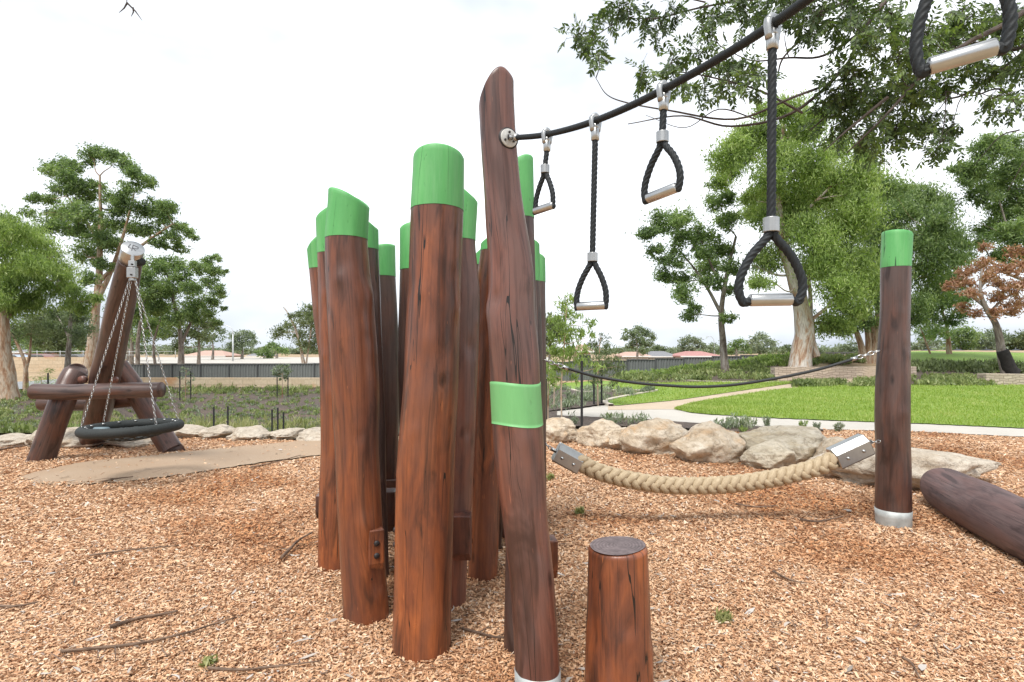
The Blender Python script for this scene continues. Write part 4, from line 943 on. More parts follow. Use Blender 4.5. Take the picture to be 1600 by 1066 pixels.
def tree(name, label, Y, stems, clumps, leaf, bark, seed, dens=1.0, ll=.17, lw=.05, spread=.35, droop=.5, group=None, cat='tree', brf=.022, subn=11, tight=.30, extra=None):
    """stems: list of ([(px,py)...], base_px_width, tip_px_width); clumps: (px, py, r_px[, depth offset])"""
    rng = np.random.default_rng(seed); rnd = random.Random(seed)
    s0 = stems[0][0][0]; root = empty(name, (X(s0[0], Y), Y, H(X(s0[0], Y), Y)), label, cat, group)
    mb = MB(); allp = []; k = Y / F
    for si, (pl, w0, w1) in enumerate(stems):
        yo = 0 if si == 0 else rnd.uniform(-.5, .5) * spread * 4
        pts = []
        for i, p in enumerate(pl): pts.append(np.array(W(p[0], p[1], Y + yo * i / max(1, len(pl) - 1))))
        if si == 0 or pl[0][1] > s0[1] - 12: pts[0][2] = H(pts[0][0], pts[0][1]) - .15
        rr = list(np.linspace(w0, w1, len(pts)) * k / 2)
        if si == 0: rr[0] *= 1.25
        mb.tube(pts, rr, n=12, sub=6, noise=.16, seed=seed + si, nscale=.9, caps=False)
        fine = catmull(pts, 6); fr_ = np.interp(np.linspace(0, 1, len(fine)), np.linspace(0, 1, len(rr)), rr)
        n0 = int(len(fine) * (.35 if si == 0 else .2)); allp += [(fine[i], fr_[i]) for i in range(n0, len(fine))]
    cl = []
    for c in clumps:
        px, py, r = c[:3]; dy = c[3] if len(c) > 3 else rnd.gauss(0, 1) * spread * 3.0
        cl.append((np.array(W(px, py, Y + dy)), r * (Y + dy) / F))
    cl.sort(key=lambda q: min(np.linalg.norm(q[0] - a) for a, _ in allp))
    for c, r in cl:
        best = min(allp, key=lambda a: np.linalg.norm(c - a[0]) + max(0, a[0][2] - c[2]) * 1.6)
        r0 = max(.012, min(best[1] * .62, r * .10)); pts = branchy(mb, best[0], c, r0, r0 * .35, rnd)
        allp += [(pts[i], r0 * (1 - .1 * i)) for i in (2, 3, 4)]
        for _ in range(4):
            q = rng.normal(0, 1, 3); q /= np.linalg.norm(q); q[2] = abs(q[2]) * .6
            branchy(mb, pts[-1] if _ % 2 else pts[-2], c + q * r * .75, r0 * .4, r0 * .12, rnd, seg=5)
    mb.build('trunk', bark, root, attr=True)
    V, S = [], []
    for c, r in cl:
        rp = r * F / Y; n = int(dens * rp * rp * 3.0) + 30
        V.append(clump_points(c, r * 1.20, n, rng, subn + 9, tight + (.04 if subn > 9 else -.03))); S.append(np.full(n, 1.08))
    V = np.concatenate(V); v, f = leaves(V, np.concatenate(S), ll, lw, rng, droop)
    add_mesh('crown', v, f, leaf, root, smooth=False)
    return root
def conv(lst, ox, oy, s): return [(ox + a[0] * s, oy + a[1] * s, a[2] * s) + tuple(a[3:]) for a in lst]

GL, GR = 'gum trees beyond the basin on the left', 'gum trees along the rise on the right'
c5 = lambda l: conv(l, 0, 200, .2815)
c6 = lambda l: conv(l, 960, 160, .4315)
tree('gum_tree', 'tall gum behind the swing mast with an airy crown rising highest on the left', 43,
     [([(137, 578), (145, 535), (149, 490), (155, 430), (157, 350), (156, 275)], 19, 3), ([(152, 470), (175, 420), (195, 360), (210, 300)], 8, 2), ([(155, 440), (200, 400), (240, 370), (270, 350)], 7, 2), ([(157, 380), (130, 340), (100, 300)], 6, 2)],
     c5([(330,210,60),(280,240,40),(380,270,70),(350,340,55),(500,150,55),(560,150,55),(640,170,60),(690,200,35),(425,210,45),(440,330,55),(530,320,48),(470,385,55),(640,390,60),(700,340,50),(760,270,60),(820,300,36),(730,240,45),(680,420,55),(195,400,42),(265,395,42),(148,465,33),(640,460,50),(330,480,75),(420,470,70),(280,540,65),(500,480,60),(400,560,75),(620,550,75),(540,620,75),(480,700,65),(780,455,62),(860,440,55),(920,430,48),(960,460,26),(900,500,55),(1000,540,45),(1040,580,36),(1080,610,22),(960,600,42),(900,640,50),(1000,660,42),(830,560,55),(740,560,50),(620,650,60),(560,760,50),(500,840,50)]),
     M['leaf_gum'], M['bark_orange'], 101, 1.25, .22, .075, .5, group=GL, subn=9, tight=.27)
tree('gum_tree', 'dense gum with dark trunks just right of the swing mast', 54,
     [([(282, 578), (283, 545), (280, 510), (270, 465), (262, 430)], 9, 3), ([(215, 576), (216, 530), (224, 480), (235, 440)], 7, 2), ([(283, 540), (300, 500), (320, 460)], 5, 2), ([(245, 577), (240, 540), (250, 500)], 5, 2)],
     c5([(850,760,75),(780,830,75),(850,900,80),(950,760,62),(1000,830,65),(940,900,75),(1050,900,60),(1100,960,50),(1100,780,52),(1150,755,40),(1190,715,22),(1215,730,16),(1200,800,42),(1255,792,16),(1160,860,45),(1205,900,42),(1180,965,42),(1235,935,20),(1150,1020,45),(900,1000,70),(1020,1010,60),(800,960,60),(760,1030,45),(1240,1000,18),(1090,1060,40),(960,1080,50),(840,1090,42),(1200,1080,25)]),
     M['leaf_gum'], M['bark_grey'], 102, 1.3, .26, .09, .5, group=GL, subn=9, tight=.27)
tree('gum_tree', 'leafy light green gum with a thick orange trunk at the left edge', 33,
     [([(14, 612), (8, 575), (4, 530), (2, 490), (-8, 440), (-15, 380)], 26, 10), ([(4, 505), (18, 488), (40, 470)], 7, 3), ([(0, 480), (40, 430), (80, 400)], 8, 3)],
     c5([(30,520,55),(90,560,65),(60,620,75),(170,600,70),(240,650,62),(120,700,85),(220,760,80),(320,780,65),(40,800,80),(150,850,80),(370,880,50),(280,900,65),(100,960,70),(410,915,45),(380,980,45),(200,980,60),(450,1000,42),(500,950,38),(60,1020,60),(290,700,40),(350,830,50),(-40,560,60),(-50,680,80),(-60,820,80),(-40,960,70),(0,880,80),(540,940,25)]),
     M['leaf_bright'], M['bark_orange'], 103, 1.5, .20, .045, .45, droop=.9, group=GL)
tree('gum_tree', 'slim grey trunked tree with a thin dark crown between the left gum and the mast', 38,
     [([(104, 592), (106, 560), (109, 530), (110, 505), (112, 485)], 9, 4), ([(108, 530), (96, 505), (88, 492)], 3, 1)],
     [(90, 497, 12), (78, 508, 9), (112, 488, 16), (128, 500, 13), (136, 516, 12), (122, 520, 12), (84, 488, 10), (96, 512, 8), (118, 534, 9)],
     M['leaf_dark'], M['bark_grey'], 104, 1.4, .16, .05, .3, group=GL)
tree('small_tree', 'small forked tree with a yellowish trunk in the sand at the far left', 36,
     [([(40, 592), (40, 575), (36, 558), (28, 540), (18, 520)], 7, 3), ([(41, 575), (46, 556), (48, 535), (50, 515)], 5, 2)],
     [(20, 512, 14), (38, 508, 16), (55, 510, 16), (66, 522, 13), (48, 525, 12), (28, 526, 10)],
     M['leaf_olive'], M['bark_orange'], 105, .75, .14, .04, .3, group=GL)
GB = 'background trees beyond the fences'
def bgtree(label, px, base, Y, cl, seed, leaf='leaf_far', bark='bark_grey', w=4, dens=1.25, ll=None):
    ll = ll or 3.6 * Y / F
    top = min(c[1] for c in cl)
    return tree('background_tree', label, Y, [([(px, base), (px + 1, (base * 2 + top) / 3), (px - 1, (base + top * 2) / 3)], w, 1.5)], cl, M[leaf], M[bark], seed, dens, ll, ll * .4, .5, group=GB, subn=8, tight=.30)
bgtree('bushy dark green background tree left of the mast, behind the parked cars', 75, 556, 85, [(30,520,16),(50,525,18),(72,520,18),(95,525,16),(85,508,12),(20,535,14),(60,540,16),(100,540,12),(38,508,10),(118,530,12),(128,542,9)], 201, 'leaf_gum', w=6)
bgtree('broad olive background tree filling the gap left of the mast', 95, 556, 66, [(70,500,16),(88,492,15),(105,500,14),(60,515,15),(80,520,16),(100,520,16),(118,515,14),(48,500,12),(125,535,13),(92,540,14),(66,538,14)], 230, 'leaf_olive', w=6)
bgtree('mid green background tree right behind the mast and the seat chains', 205, 556, 66, [(185,480,16),(205,470,18),(225,485,18),(245,480,16),(195,500,17),(215,505,18),(238,505,18),(255,498,14),(190,522,14),(228,525,15),(250,522,13)], 231, 'leaf_gum', w=6)
bgtree('pale background tree showing below the dense gum crown', 310, 557, 70, [(292,500,15),(308,492,14),(320,505,14),(298,520,15),(316,525,13),(334,508,10),(270,520,13),(282,538,11)], 232, 'leaf_olive', w=5)
bgtree('dark background bush seen between the mast and the gum trunks', 200, 560, 90, [(190,540,12),(205,532,12),(222,545,10),(180,552,9),(238,550,9)], 202)
bgtree('twiggy bare looking background tree beside the lamp post', 332, 557, 95, [(330,515,12),(338,528,10),(345,516,8),(322,532,9),(312,540,8)], 203, 'leaf_dark', dens=.7)
bgtree('round background tree right behind the curved lamp post', 378, 560, 100, [(368,528,11),(382,524,11),(390,536,9),(372,542,11),(360,538,8),(394,528,6)], 204)
bgtree('low green background tree left of the leaning pale trunk', 432, 560, 105, [(415,548,8),(428,542,9),(440,548,9),(404,552,6),(420,556,7)], 205, 'leaf_gum')
tree('gum_tree', 'gum with a leaning pale trunk emerging behind the leftmost poles', 75, [([(475, 564), (470, 545), (462, 515), (450, 490), (443, 480)], 5, 1.5), ([(478, 562), (484, 530), (488, 500)], 3, 1.2)],
     [(438,518,10),(452,512,10),(465,522,12),(478,505,14),(484,485,12),(468,492,8),(490,500,16),(500,520,16),(430,524,6),(475,535,11),(492,540,12),(505,490,14),(455,494,6)], M['leaf_olive'], M['bark_white'], 206, 1.1, .32, .11, .5, group=GL)
bgtree('tall yellowish background tree right behind the sapling near the poles', 858, 560, 70, [(855,500,12),(868,505,13),(862,520,16),(850,530,14),(878,525,12),(856,548,12)], 207, 'leaf_olive')
bgtree('lone dark background gum left of the red roof', 995, 560, 80, [(985,522,10),(998,516,9),(1010,520,9),(1000,532,12),(1012,538,9),(986,538,9),(1020,528,6),(975,528,6),(1004,548,8)], 208, 'leaf_dark')
bgtree('round background gum above the grey roof', 1078, 560, 110, [(1072,535,10),(1084,530,9),(1094,540,9),(1066,545,8),(1080,545,10)], 209)
bgtree('small background tree just left of the round gum', 1028, 560, 115, [(1025,544,7),(1034,546,6),(1020,551,5)], 210, 'leaf_dark')
bgtree('background tree between the red roof and the slim gum', 1112, 560, 120, [(1105,545,7),(1114,541,6),(1120,548,7),(1100,551,6)], 211)
bgtree('tallest of the background gums right of the slim gum trunk', 1186, 556, 100, [(1178,533,9),(1190,526,9),(1202,535,9),(1184,544,10),(1198,547,9),(1212,546,7),(1208,538,6)], 212)
bgtree('background gum half hidden by the slim gum trunk', 1150, 556, 105, [(1146,540,8),(1156,536,8),(1164,545,8),(1142,549,7),(1170,549,5)], 213, 'leaf_gum')
bgtree('background tree just left of the big pale trunk', 1226, 556, 110, [(1222,547,6),(1230,544,6),(1238,549,5)], 214, 'leaf_dark')
bgtree('grey green bush on the rise between the pale trunk and the many stemmed gum', 1322, 570, 60, [(1304,550,9),(1316,545,10),(1330,543,10),(1338,552,9),(1324,557,10),(1300,560,7)], 215, 'leaf_far')
bgtree('low grey trees at the skyline right of the lone pole', 1440, 552, 90, [(1430,540,8),(1442,534,8),(1452,528,8),(1450,542,9),(1462,538,8),(1425,546,6)], 216, 'leaf_far')
for i, (px, cl, leaf) in enumerate([(1500, [(1490,530,14),(1505,520,13),(1512,536,14),(1496,544,12),(1520,528,12)], 'leaf_gum'), (1545, [(1532,530,14),(1550,524,13),(1560,538,13),(1538,543,12),(1570,530,12)], 'leaf_far'), (1590, [(1580,538,14),(1595,530,14),(1608,540,14),(1590,548,12),(1620,532,14)], 'leaf_olive')]):
    bgtree(['bright bushes left of the burnt trunk beyond the shade cloth', 'grey green bushes behind the burnt trunk', 'olive bushes at the right edge beyond the shade cloth'][i], px, 556, 62, cl, 220 + i, leaf)

# right hand gums
tree('gum_tree', 'slim gum with an open drooping crown, leftmost of the big trees on the right', 29,
     [([(1134, 572), (1130, 540), (1127, 500), (1130, 460), (1140, 410), (1150, 370)], 12, 4), ([(1127, 490), (1108, 455), (1085, 420), (1060, 390)], 6, 2), ([(1129, 455), (1105, 400), (1090, 360)], 4, 1.5)],
     c6([(180,430,55),(120,480,38),(250,420,45),(300,480,52),(210,560,48),(180,620,36),(250,690,42),(270,770,28),(330,600,50),(380,530,48),(380,360,46),(400,440,46),(425,590,38),(408,780,26),(350,650,40),(430,680,26),(150,540,30),(240,490,40),(320,540,40),(230,640,36),(290,740,26),(410,330,30)]),
     M['leaf_gum'], M['bark_grey'], 110, 1.05, .17, .055, .4, group=GR, subn=9, tight=.26)
tree('gum_tree', 'big gum with a thick curving white trunk flaring into peeling bark', 26.5,
     [([(1247, 572), (1254, 545), (1258, 520), (1252, 480), (1243, 440), (1228, 400), (1219, 360), (1215, 310), (1220, 250), (1225, 190)], 33, 5), ([(1276, 558), (1268, 530), (1266, 505), (1266, 460), (1262, 420)], 12, 4), ([(1268, 500), (1285, 486), (1298, 475), (1302, 466)], 6, 2), ([(1238, 430), (1215, 430), (1190, 420), (1175, 415)], 4, 2), ([(1222, 380), (1260, 330), (1300, 290)], 8, 3)],
     c6([(400,200,50),(478,130,62),(420,245,42),(540,110,52),(600,200,62),(640,120,62),(700,110,45),(700,230,75),(560,280,62),(480,200,46),(620,360,75),(720,350,85),(820,320,75),(880,260,60),(560,420,50),(700,480,75),(800,470,85),(870,400,75),(760,580,75),(850,570,75),(700,610,45),(820,680,65),(900,650,70),(560,570,55),(530,650,36),(780,800,55),(850,740,55),(500,400,40),(640,430,60),(490,350,32),(540,330,40),(760,260,60),(830,820,34),(560,20,46),(640,30,50),(740,50,44),(440,150,40),(380,290,34),(820,160,50),(900,200,46),(880,330,50)]),
     M['leaf_bright'], M['bark_white'], 111, 1.35, .17, .048, .6, droop=.8, group=GR)
tree('gum_tree', 'many stemmed gum with reddish branching trunks behind the lone pole', 31,
     [([(1350, 572), (1345, 540), (1335, 510), (1325, 480)], 12, 4), ([(1356, 572), (1357, 530), (1350, 490), (1345, 440)], 11, 4), ([(1362, 572), (1366, 530), (1372, 480), (1378, 420)], 12, 4), ([(1369, 572), (1380, 530), (1392, 480), (1400, 420)], 9, 3), ([(1352, 556), (1362, 520), (1360, 480)], 6, 3)],
     c6([(960,350,55),(1010,310,48),(1040,400,65),(1120,380,65),(1180,420,58),(1120,330,38),(1225,480,46),(1100,500,75),(1200,560,65),(1250,560,36),(1130,620,65),(1215,650,46),(950,560,75),(900,790,42),(1100,720,46),(1150,700,42),(1080,780,40),(970,720,46),(1000,480,60),(940,450,60),(1010,620,60),(1165,490,55),(940,660,50),(1270,520,30),(1060,330,40),(960,290,36),(1190,360,30)]),
     M['leaf_gum'], M['bark_orange'], 112, 1.3, .18, .05, .6, droop=.8, group=GR)
tree('gum_tree', 'slender gum with orange forked stems right of the lone pole', 36,
     [([(1483, 556), (1482, 530), (1480, 510), (1490, 490), (1500, 470)], 7, 3), ([(1480, 512), (1474, 492), (1470, 470)], 4, 2), ([(1455, 552), (1445, 530), (1438, 512)], 3, 1.5)],
     [(1455,500,18),(1462,480,16),(1480,470,20),(1500,468,16),(1448,520,12),(1470,520,12),(1488,500,12),(1440,478,14),(1505,490,10)], M['leaf_gum'], M['bark_orange'], 113, 1.1, .2, .055, .4, group=GR)
tree('gum_tree', 'tall gum leaning in at the right edge with a high clumped crown', 30,
     [([(1640, 575), (1632, 500), (1618, 440), (1600, 370), (1590, 300)], 16, 4), ([(1618, 430), (1580, 370), (1560, 310)], 6, 2), ([(1630, 450), (1560, 420), (1540, 390)], 5, 2)],
     c6([(1300,220,60),(1360,170,56),(1420,150,50),(1275,280,36),(1380,280,62),(1450,250,65),(1340,340,46),(1420,380,65),(1365,470,50),(1440,470,65),(1330,500,28),(1400,550,40),(1500,200,60),(1520,330,70),(1520,450,70),(1300,260,40),(1460,560,40),(1235,235,20)]),
     M['leaf_gum'], M['bark_grey'], 114, 1.1, .18, .055, .5, group=GR, subn=9, tight=.26)
dt = tree('dying_tree', 'half dead tree with red brown leaves and a burnt trunk foot at the right', 25,
     [([(1578, 580), (1566, 552), (1562, 530), (1555, 505), (1540, 480), (1532, 455), (1534, 420)], 15, 3), ([(1540, 480), (1520, 465), (1505, 455)], 5, 2), ([(1545, 490), (1565, 470), (1590, 455)], 5, 2), ([(1532, 450), (1550, 425), (1565, 412)], 4, 1.5)],
     c6([(1240,650,30),(1270,620,26),(1330,600,34),(1350,575,26),(1400,615,40),(1440,680,42),(1300,690,32),(1430,755,38),(1460,600,34),(1380,700,30),(1310,765,26),(1475,730,34),(1290,655,26),(1500,660,34),(1395,655,28),(1360,640,26),(1210,665,20),(1340,520,22),(1460,540,30),(1500,600,34),(1260,740,22),(1390,760,26)]),
     M['leaf_brown'], M['bark_burnt'], 115, .5, .16, .05, .3, group=GR, subn=8, tight=.26)
mbk = MB(); mbk.tube([W(1583, 584, 24.9), W(1578, 578, 24.9), W(1572, 562, 24.9), W(1566, 548, 24.9)], [.30, .27, .24, .222], n=14, sub=4, noise=.1, seed=3)
M['charcoal'] = simple('charred bark', (.022, .02, .019), .95, 0, 8, .4, .5, .03); mbk.build('charred_foot', M['charcoal'], dt)

# ------------------------------------------------------------------ overhanging ash branches, upper right
def over():
    rng = np.random.default_rng(55); rnd = random.Random(55)
    root = empty('overhanging_tree', (X(1750, 6), 6, 0), 'near tree reaching in from the upper right with compound leaves on thin dark branches', 'tree')
    Yo = 5.6; mb = MB(); nodes = []
    br_ = [([(1760, -40), (1680, 20), (1600, 70), (1537, 60), (1470, 105), (1402, 140), (1330, 152), (1271, 200)], 10, 2, .3),
           ([(1760, -120), (1600, 18), (1500, 75), (1440, 118), (1370, 190), (1330, 235)], 10, 2, -.2),
           ([(1600, -60), (1430, -30), (1348, 45), (1321, 103), (1240, 175), (1150, 190), (1060, 190), (979, 198)], 9, 1.4, .1),
           ([(1480, -60), (1307, 5), (1276, 40), (1222, 92), (1215, 120)], 8, 2, .5), ([(1348, 50), (1290, 85), (1230, 93), (1180, 90), (1130, 78)], 5, 1.2, .2),
           ([(1390, 150), (1330, 200), (1290, 235)], 5, 1.2, -.3), ([(1600, 80), (1560, 110), (1500, 150), (1440, 145)], 7, 2, .6),
           ([(1290, 130), (1230, 160), (1150, 185), (1050, 165), (985, 155), (950, 145), (930, 125)], 4.5, 1, .0), ([(1180, 188), (1120, 175), (1070, 200), (1010, 178)], 2.5, .8, .1),
           ([(1300, -20), (1220, -8), (1150, 10), (1090, 12), (1030, 25), (985, 25)], 6, 1.2, .4), ([(1100, 8), (1060, -5), (1000, 0)], 3, 1, .4),
           ([(1620, 150), (1560, 140), (1510, 155), (1465, 150)], 4, 1.2, .3), ([(1600, 200), (1560, 215), (1520, 260)], 3, 1, .8), ([(1700, 60), (1620, 150), (1590, 230), (1570, 300)], 4, 1, 1.0),
           ([(990, 28), (960, 40), (930, 50), (905, 45)], 2.2, .8, .4), ([(1250, 180), (1180, 150), (1110, 130), (1060, 110), (1010, 105)], 4, 1, .1)]
    for pl, w0, w1, dy in br_:
        pts = [np.array(W(a, b, Yo + dy)) + np.array([0, rnd.gauss(0, .08), 0]) for a, b in pl]
        mb.tube(pts, list(np.linspace(w0, w1, len(pts)) * Yo / F / 2), n=7, sub=6, noise=.15, seed=rnd.random() * 9, nscale=6, caps=False)
        nodes += list(catmull(pts, 6))
    cl = [(905,52,20),(925,62,22),(942,32,20),(968,8,20),(935,90,12),(1010,32,20),(1028,52,15),(1052,15,22),(985,15,16),(1120,20,28),(1160,12,34),(1100,40,16),(1200,0,34),(1005,108,20),(1050,100,24),(1090,78,22),(1128,95,26),(1160,105,28),(1185,115,22),(1100,140,22),(1068,130,16),(1140,130,22),
          (1280,20,42),(1330,20,46),(1390,20,44),(1440,55,40),(1500,30,44),(1570,40,50),(1590,100,38),(1540,112,32),(1240,10,34),(1360,60,34),(1400,90,34),(1480,80,36),(1330,160,42),(1380,150,48),(1430,130,42),(1478,128,28),(1400,200,40),(1450,188,36),(1350,210,26),(1470,222,26),(1320,190,28),(1370,238,16),(1488,190,14),(1300,140,26),(1590,160,20),(1330,110,34),(1520,70,36),(1560,150,22),(1600,30,40)]
    V, S, F_, n0 = [], None, [], 0
    for px, py, r in cl:
        c = np.array(W(px, py, Yo + rnd.gauss(.1, .35))); rr = r * Yo / F
        ns = int(r * r / 32) + 4; nn = min(nodes, key=lambda q: np.linalg.norm(q - c))
        branchy(mb, nn, c, .006, .003, rnd, seg=5)
        for _ in range(ns):
            p = c + rng.normal(0, .42, 3) * rr * np.array([1, .9, .9]); d = rng.normal(0, 1, 3); d[2] -= .9; d /= np.linalg.norm(d)
            Ls = .13 + rng.random() * .13; s_ = np.cross(d, rng.normal(0, 1, 3)); s_ /= np.linalg.norm(s_); k = np.cross(s_, d)
            if _ % 3 == 0: branchy(mb, c, p, .003, .0015, rnd, seg=4)
            mb.tube([p - d * .02, p + d * Ls * .5, p + d * Ls - [0, 0, .01]], [.0016, .0013, .0008], n=4, caps=False)
            pairs = 4 + int(rng.random() * 3)
            for j in range(pairs):
                q = p + d * Ls * (.2 + .75 * j / pairs)
                for sg in ((-1, 1) if j < pairs - 1 else (-1, 1, 0)):
                    ld = (s_ * sg * .85 + d * (.6 if sg else 1.2) + rng.normal(0, .14, 3)) ; ld[2] -= .25; ld /= np.linalg.norm(ld)
                    ll = .048 + rng.random() * .030; wd = np.cross(ld, k + rng.normal(0, .25, 3)); wd /= np.linalg.norm(wd); wd *= ll * .19; m_ = q + ld * ll * .45 - k * ll * .05
                    F_.append((n0, n0 + 1, n0 + 2, n0 + 3)); n0 += 4; V += [q, m_ + wd, q + ld * ll, m_ - wd]
    mb.build('branches', M['bark_dark'], root, attr=True)
    add_mesh('leaves', np.array(V), np.array(F_, dtype=np.int32), M['leaf_over'], root, smooth=False)
    mt = MB()
    for a, b in (((195, -20), (198, 6)), ((198, 6), (186, 20)), ((198, 4), (222, 32)), ((208, 12), (205, 26))): mt.tube([W(*a, 5), W((a[0] + b[0]) / 2 + 2, (a[1] + b[1]) / 2, 5), W(*b, 5)], [.008, .006, .002], n=5, caps=False)
    tag(mt.build('hanging_twig', M['bark_dark'], origin=W(195, -20, 5)), 'tip of a bare twig poking in at the top left', 'twig')
over()

# ------------------------------------------------------------------ young trees and stakes
def stake(px, top, bot, Y, label, w=.05, group='black stakes in the garden bank'):
    x = X(px, Y); z1 = Zp(top, Y); z0 = min(Zp(bot, Y), H(x, Y)) - .05
    mb = MB(); mb.box((x, Y, (z0 + z1) / 2), (w, w, z1 - z0), bev=.006); o = mb.build('garden_stake', M['stake'], smooth=False, origin=(x, Y, z0)); return tag(o, label, 'stake', group)
def sapling(label, Y, stem, clumps, leaf, seed, n=1.0, ll=.10, lw=.022, wd=3.0, droop=.9, base=None):
    rng = np.random.default_rng(seed); rnd = random.Random(seed); pts = [np.array(W(a, b, Y)) for a, b in stem]
    pts[0][2] = H(pts[0][0], Y) - .05
    root = empty('young_tree', tuple(pts[0]), label, 'young tree', 'staked saplings')
    mb = MB(); mb.tube(pts, list(np.linspace(wd, .8, len(pts)) * Y / F / 2), n=7, sub=5, caps=False); fine = catmull(pts, 5); V = []
    for px, py, r in clumps:
        c = np.array(W(px, py, Y + rnd.gauss(0, .25))); nn = min(fine, key=lambda q: np.linalg.norm(q - c) + max(0, q[2] - c[2]) * 2)
        branchy(mb, nn, c, .010, .004, rnd, seg=5); m_ = int(n * r * r * .55) + 6; V.append(clump_points(c, r * Y / F, m_, rng, 7, .30, 1.0))
    mb.build('stem', M['bark_orange'], root, attr=True); V = np.concatenate(V); v, f = leaves(V, np.ones(len(V)), ll, lw, rng, droop)
    add_mesh('foliage', v, f, leaf, root, smooth=False); return root
sapling('tallest fresh green sapling with long leaves beside the poles', 11.5, [(878, 652), (877, 610), (880, 560), (884, 500), (886, 462)],
        [(886,470,14),(878,490,16),(896,495,14),(884,512,18),(905,520,14),(868,505,14),(862,530,14),(885,535,18),(905,545,16),(870,555,16),(892,560,18),(858,575,14),(910,570,12),(880,580,16),(920,505,10),(925,525,8),(865,590,10),(900,590,10),(935,575,10)], M['leaf_bright'], 301, .85, .13, .026)
sapling('bushier sapling right of the tallest one, at two black stakes', 15, [(934, 622), (934, 590), (936, 560), (938, 525)],
        [(940,528,10),(930,540,14),(948,545,14),(938,560,18),(958,565,14),(922,570,14),(945,580,16),(965,585,11),(930,592,12),(955,598,9),(972,575,8)], M['leaf_olive'], 302, 1.3, .11, .024)
sapling('small thin sapling hidden against the right side of the poles', 12.5, [(856, 640), (857, 600), (858, 575)], [(856,575,12),(864,590,12),(852,598,10),(866,570,8)], M['leaf_bright'], 303, .9)
sapling('round headed little tree between two stakes in front of the metal fence', 41, [(441, 614), (441, 600), (441, 585)], [(434,578,8),(444,575,8),(451,583,7),(438,588,7),(430,584,5),(447,590,5)], M['leaf_silver'], 304, 2.6, .22, .08, 1.5, .3)
sapling('sparse little tree between two stakes right of the swing', 40, [(290, 614), (290, 596), (291, 578)], [(288,578,6),(295,584,6),(285,590,6),(292,598,6),(302,592,4)], M['leaf_silver'], 305, 2.0, .18, .05, 1.3, .3)
sapling('feathery pale bush standing left of the swing legs beside the road', 31, [(66, 622), (65, 605), (64, 590)], [(62,590,13),(72,584,12),(56,600,12),(70,602,13),(80,596,9),(60,612,12),(78,610,9),(52,612,8)], M['leaf_bright'], 306, 2.2, .12, .02, 1.2, .2)
sapling('tiny sprig of a sapling at the left end of the lawn strip', 15.5, [(866, 630), (866, 610), (867, 600)], [(866,598,6),(870,606,5)], M['leaf_bright'], 307, 1.0)
for i, (px, t, b, Y, lab) in enumerate([(909, 564, 662, 10.9, 'tallest black stake, before the saplings'), (853, 592, 655, 10.9, 'black stake tight against the right side of the poles'), (928, 588, 626, 15, 'left one of the two stakes at the bushy sapling'), (940, 582, 622, 15.3, 'right one of the two stakes at the bushy sapling'),
    (281, 580, 614, 40, 'left stake of the sparse little tree'), (298, 580, 615, 40, 'right stake of the sparse little tree'), (433, 590, 614, 41, 'left stake of the round headed little tree'), (450, 590, 614, 41, 'right stake of the round headed little tree'),
    (334, 636, 668, 26, 'left stake of the lower pair right of the swing'), (356, 635, 669, 26, 'taller right stake of the lower pair right of the swing'), (425, 640, 671, 26, 'first stake of the cluster of three'), (434, 637, 673, 25.5, 'tallest middle stake of the cluster of three'), (443, 644, 673, 26, 'short third stake of the cluster'), (75, 583, 625, 29, 'lone stake left of the swing legs')]):
    stake(px, t, b, Y, lab, .06 if Y > 20 else .045)

# ------------------------------------------------------------------ ground cover (uncountable)
def cover(name, label, us, rows_, n, hl, wl, leafm, seed, ymin=0, hmul=1.0, patch=.5, up=1.1):
    """upright tufts spread between two photo rows of ground; us: (px0, px1); rows_: functions near(px), far(px)"""
    g = np.random.default_rng(seed); px = us[0] + g.random(n) * (us[1] - us[0])
    gx = np.arange(us[0], us[1] + 12, 10.0); Yn = np.array([ground_y(a, rows_[0](a), ymin) for a in gx]); Yf_ = np.array([max(ground_y(a, rows_[1](a), ymin), c + .1) for a, c in zip(gx, Yn)])
    t = g.random(n); yn, yf = np.interp(px, gx, Yn), np.interp(px, gx, Yf_); Y = yn * (yf / yn) ** t; x = X(px, Y)
    den = np.array([mnoise.noise(Vector((a * .8, b * .8, seed))) + .5 * mnoise.noise(Vector((a * 2.7, b * 2.7, seed))) for a, b in zip(x, Y)]); ok = den > (patch - .5) * .9
    x, Y = x[ok], Y[ok]; n = len(x); k = 14
    cx = np.repeat(x, k) + g.normal(0, .10, n * k) * hl * 4; cy = np.repeat(Y, k) + g.normal(0, .10, n * k) * hl * 4
    hh = hgt(cx, cy); z = hh + .04 + g.random(n * k) * hl * hmul * np.repeat(.5 + g.random(n), k)
    a = g.random(n * k) * 6.283; el = g.normal(up, .45, n * k); d = np.stack([np.cos(a) * np.cos(el), np.sin(a) * np.cos(el), np.sin(el)], -1); s = np.cross(d, g.normal(0, 1, (n * k, 3))); s /= np.linalg.norm(s, axis=1)[:, None]
    c = np.stack([cx, cy, z], -1); l = (hl * np.exp(g.normal(0, .3, n * k)))[:, None] / 2; w = (wl * np.exp(g.normal(0, .3, n * k)))[:, None] / 2
    v = np.stack([c - d * l, c + s * w, c + d * l, c - s * w], 1).reshape(-1, 3)
    return tag(add_mesh(name, v, np.arange(n * k * 4, dtype=np.int32).reshape(-1, 4), leafm, smooth=False), label, name.replace('_', ' '), kind='stuff')
lin = lambda *p: (lambda q: float(np.interp(q, [a[0] for a in p], [a[1] for a in p])))
cover('ground_cover', 'patchy green ground cover on the dark basin bank', (-40, 860), (lin((0, 683), (860, 683)), lin((0, 616), (100, 611), (200, 607), (860, 607))), 5200, .17, .05, M['leaf_bank'], 61, 22, .7, .54)
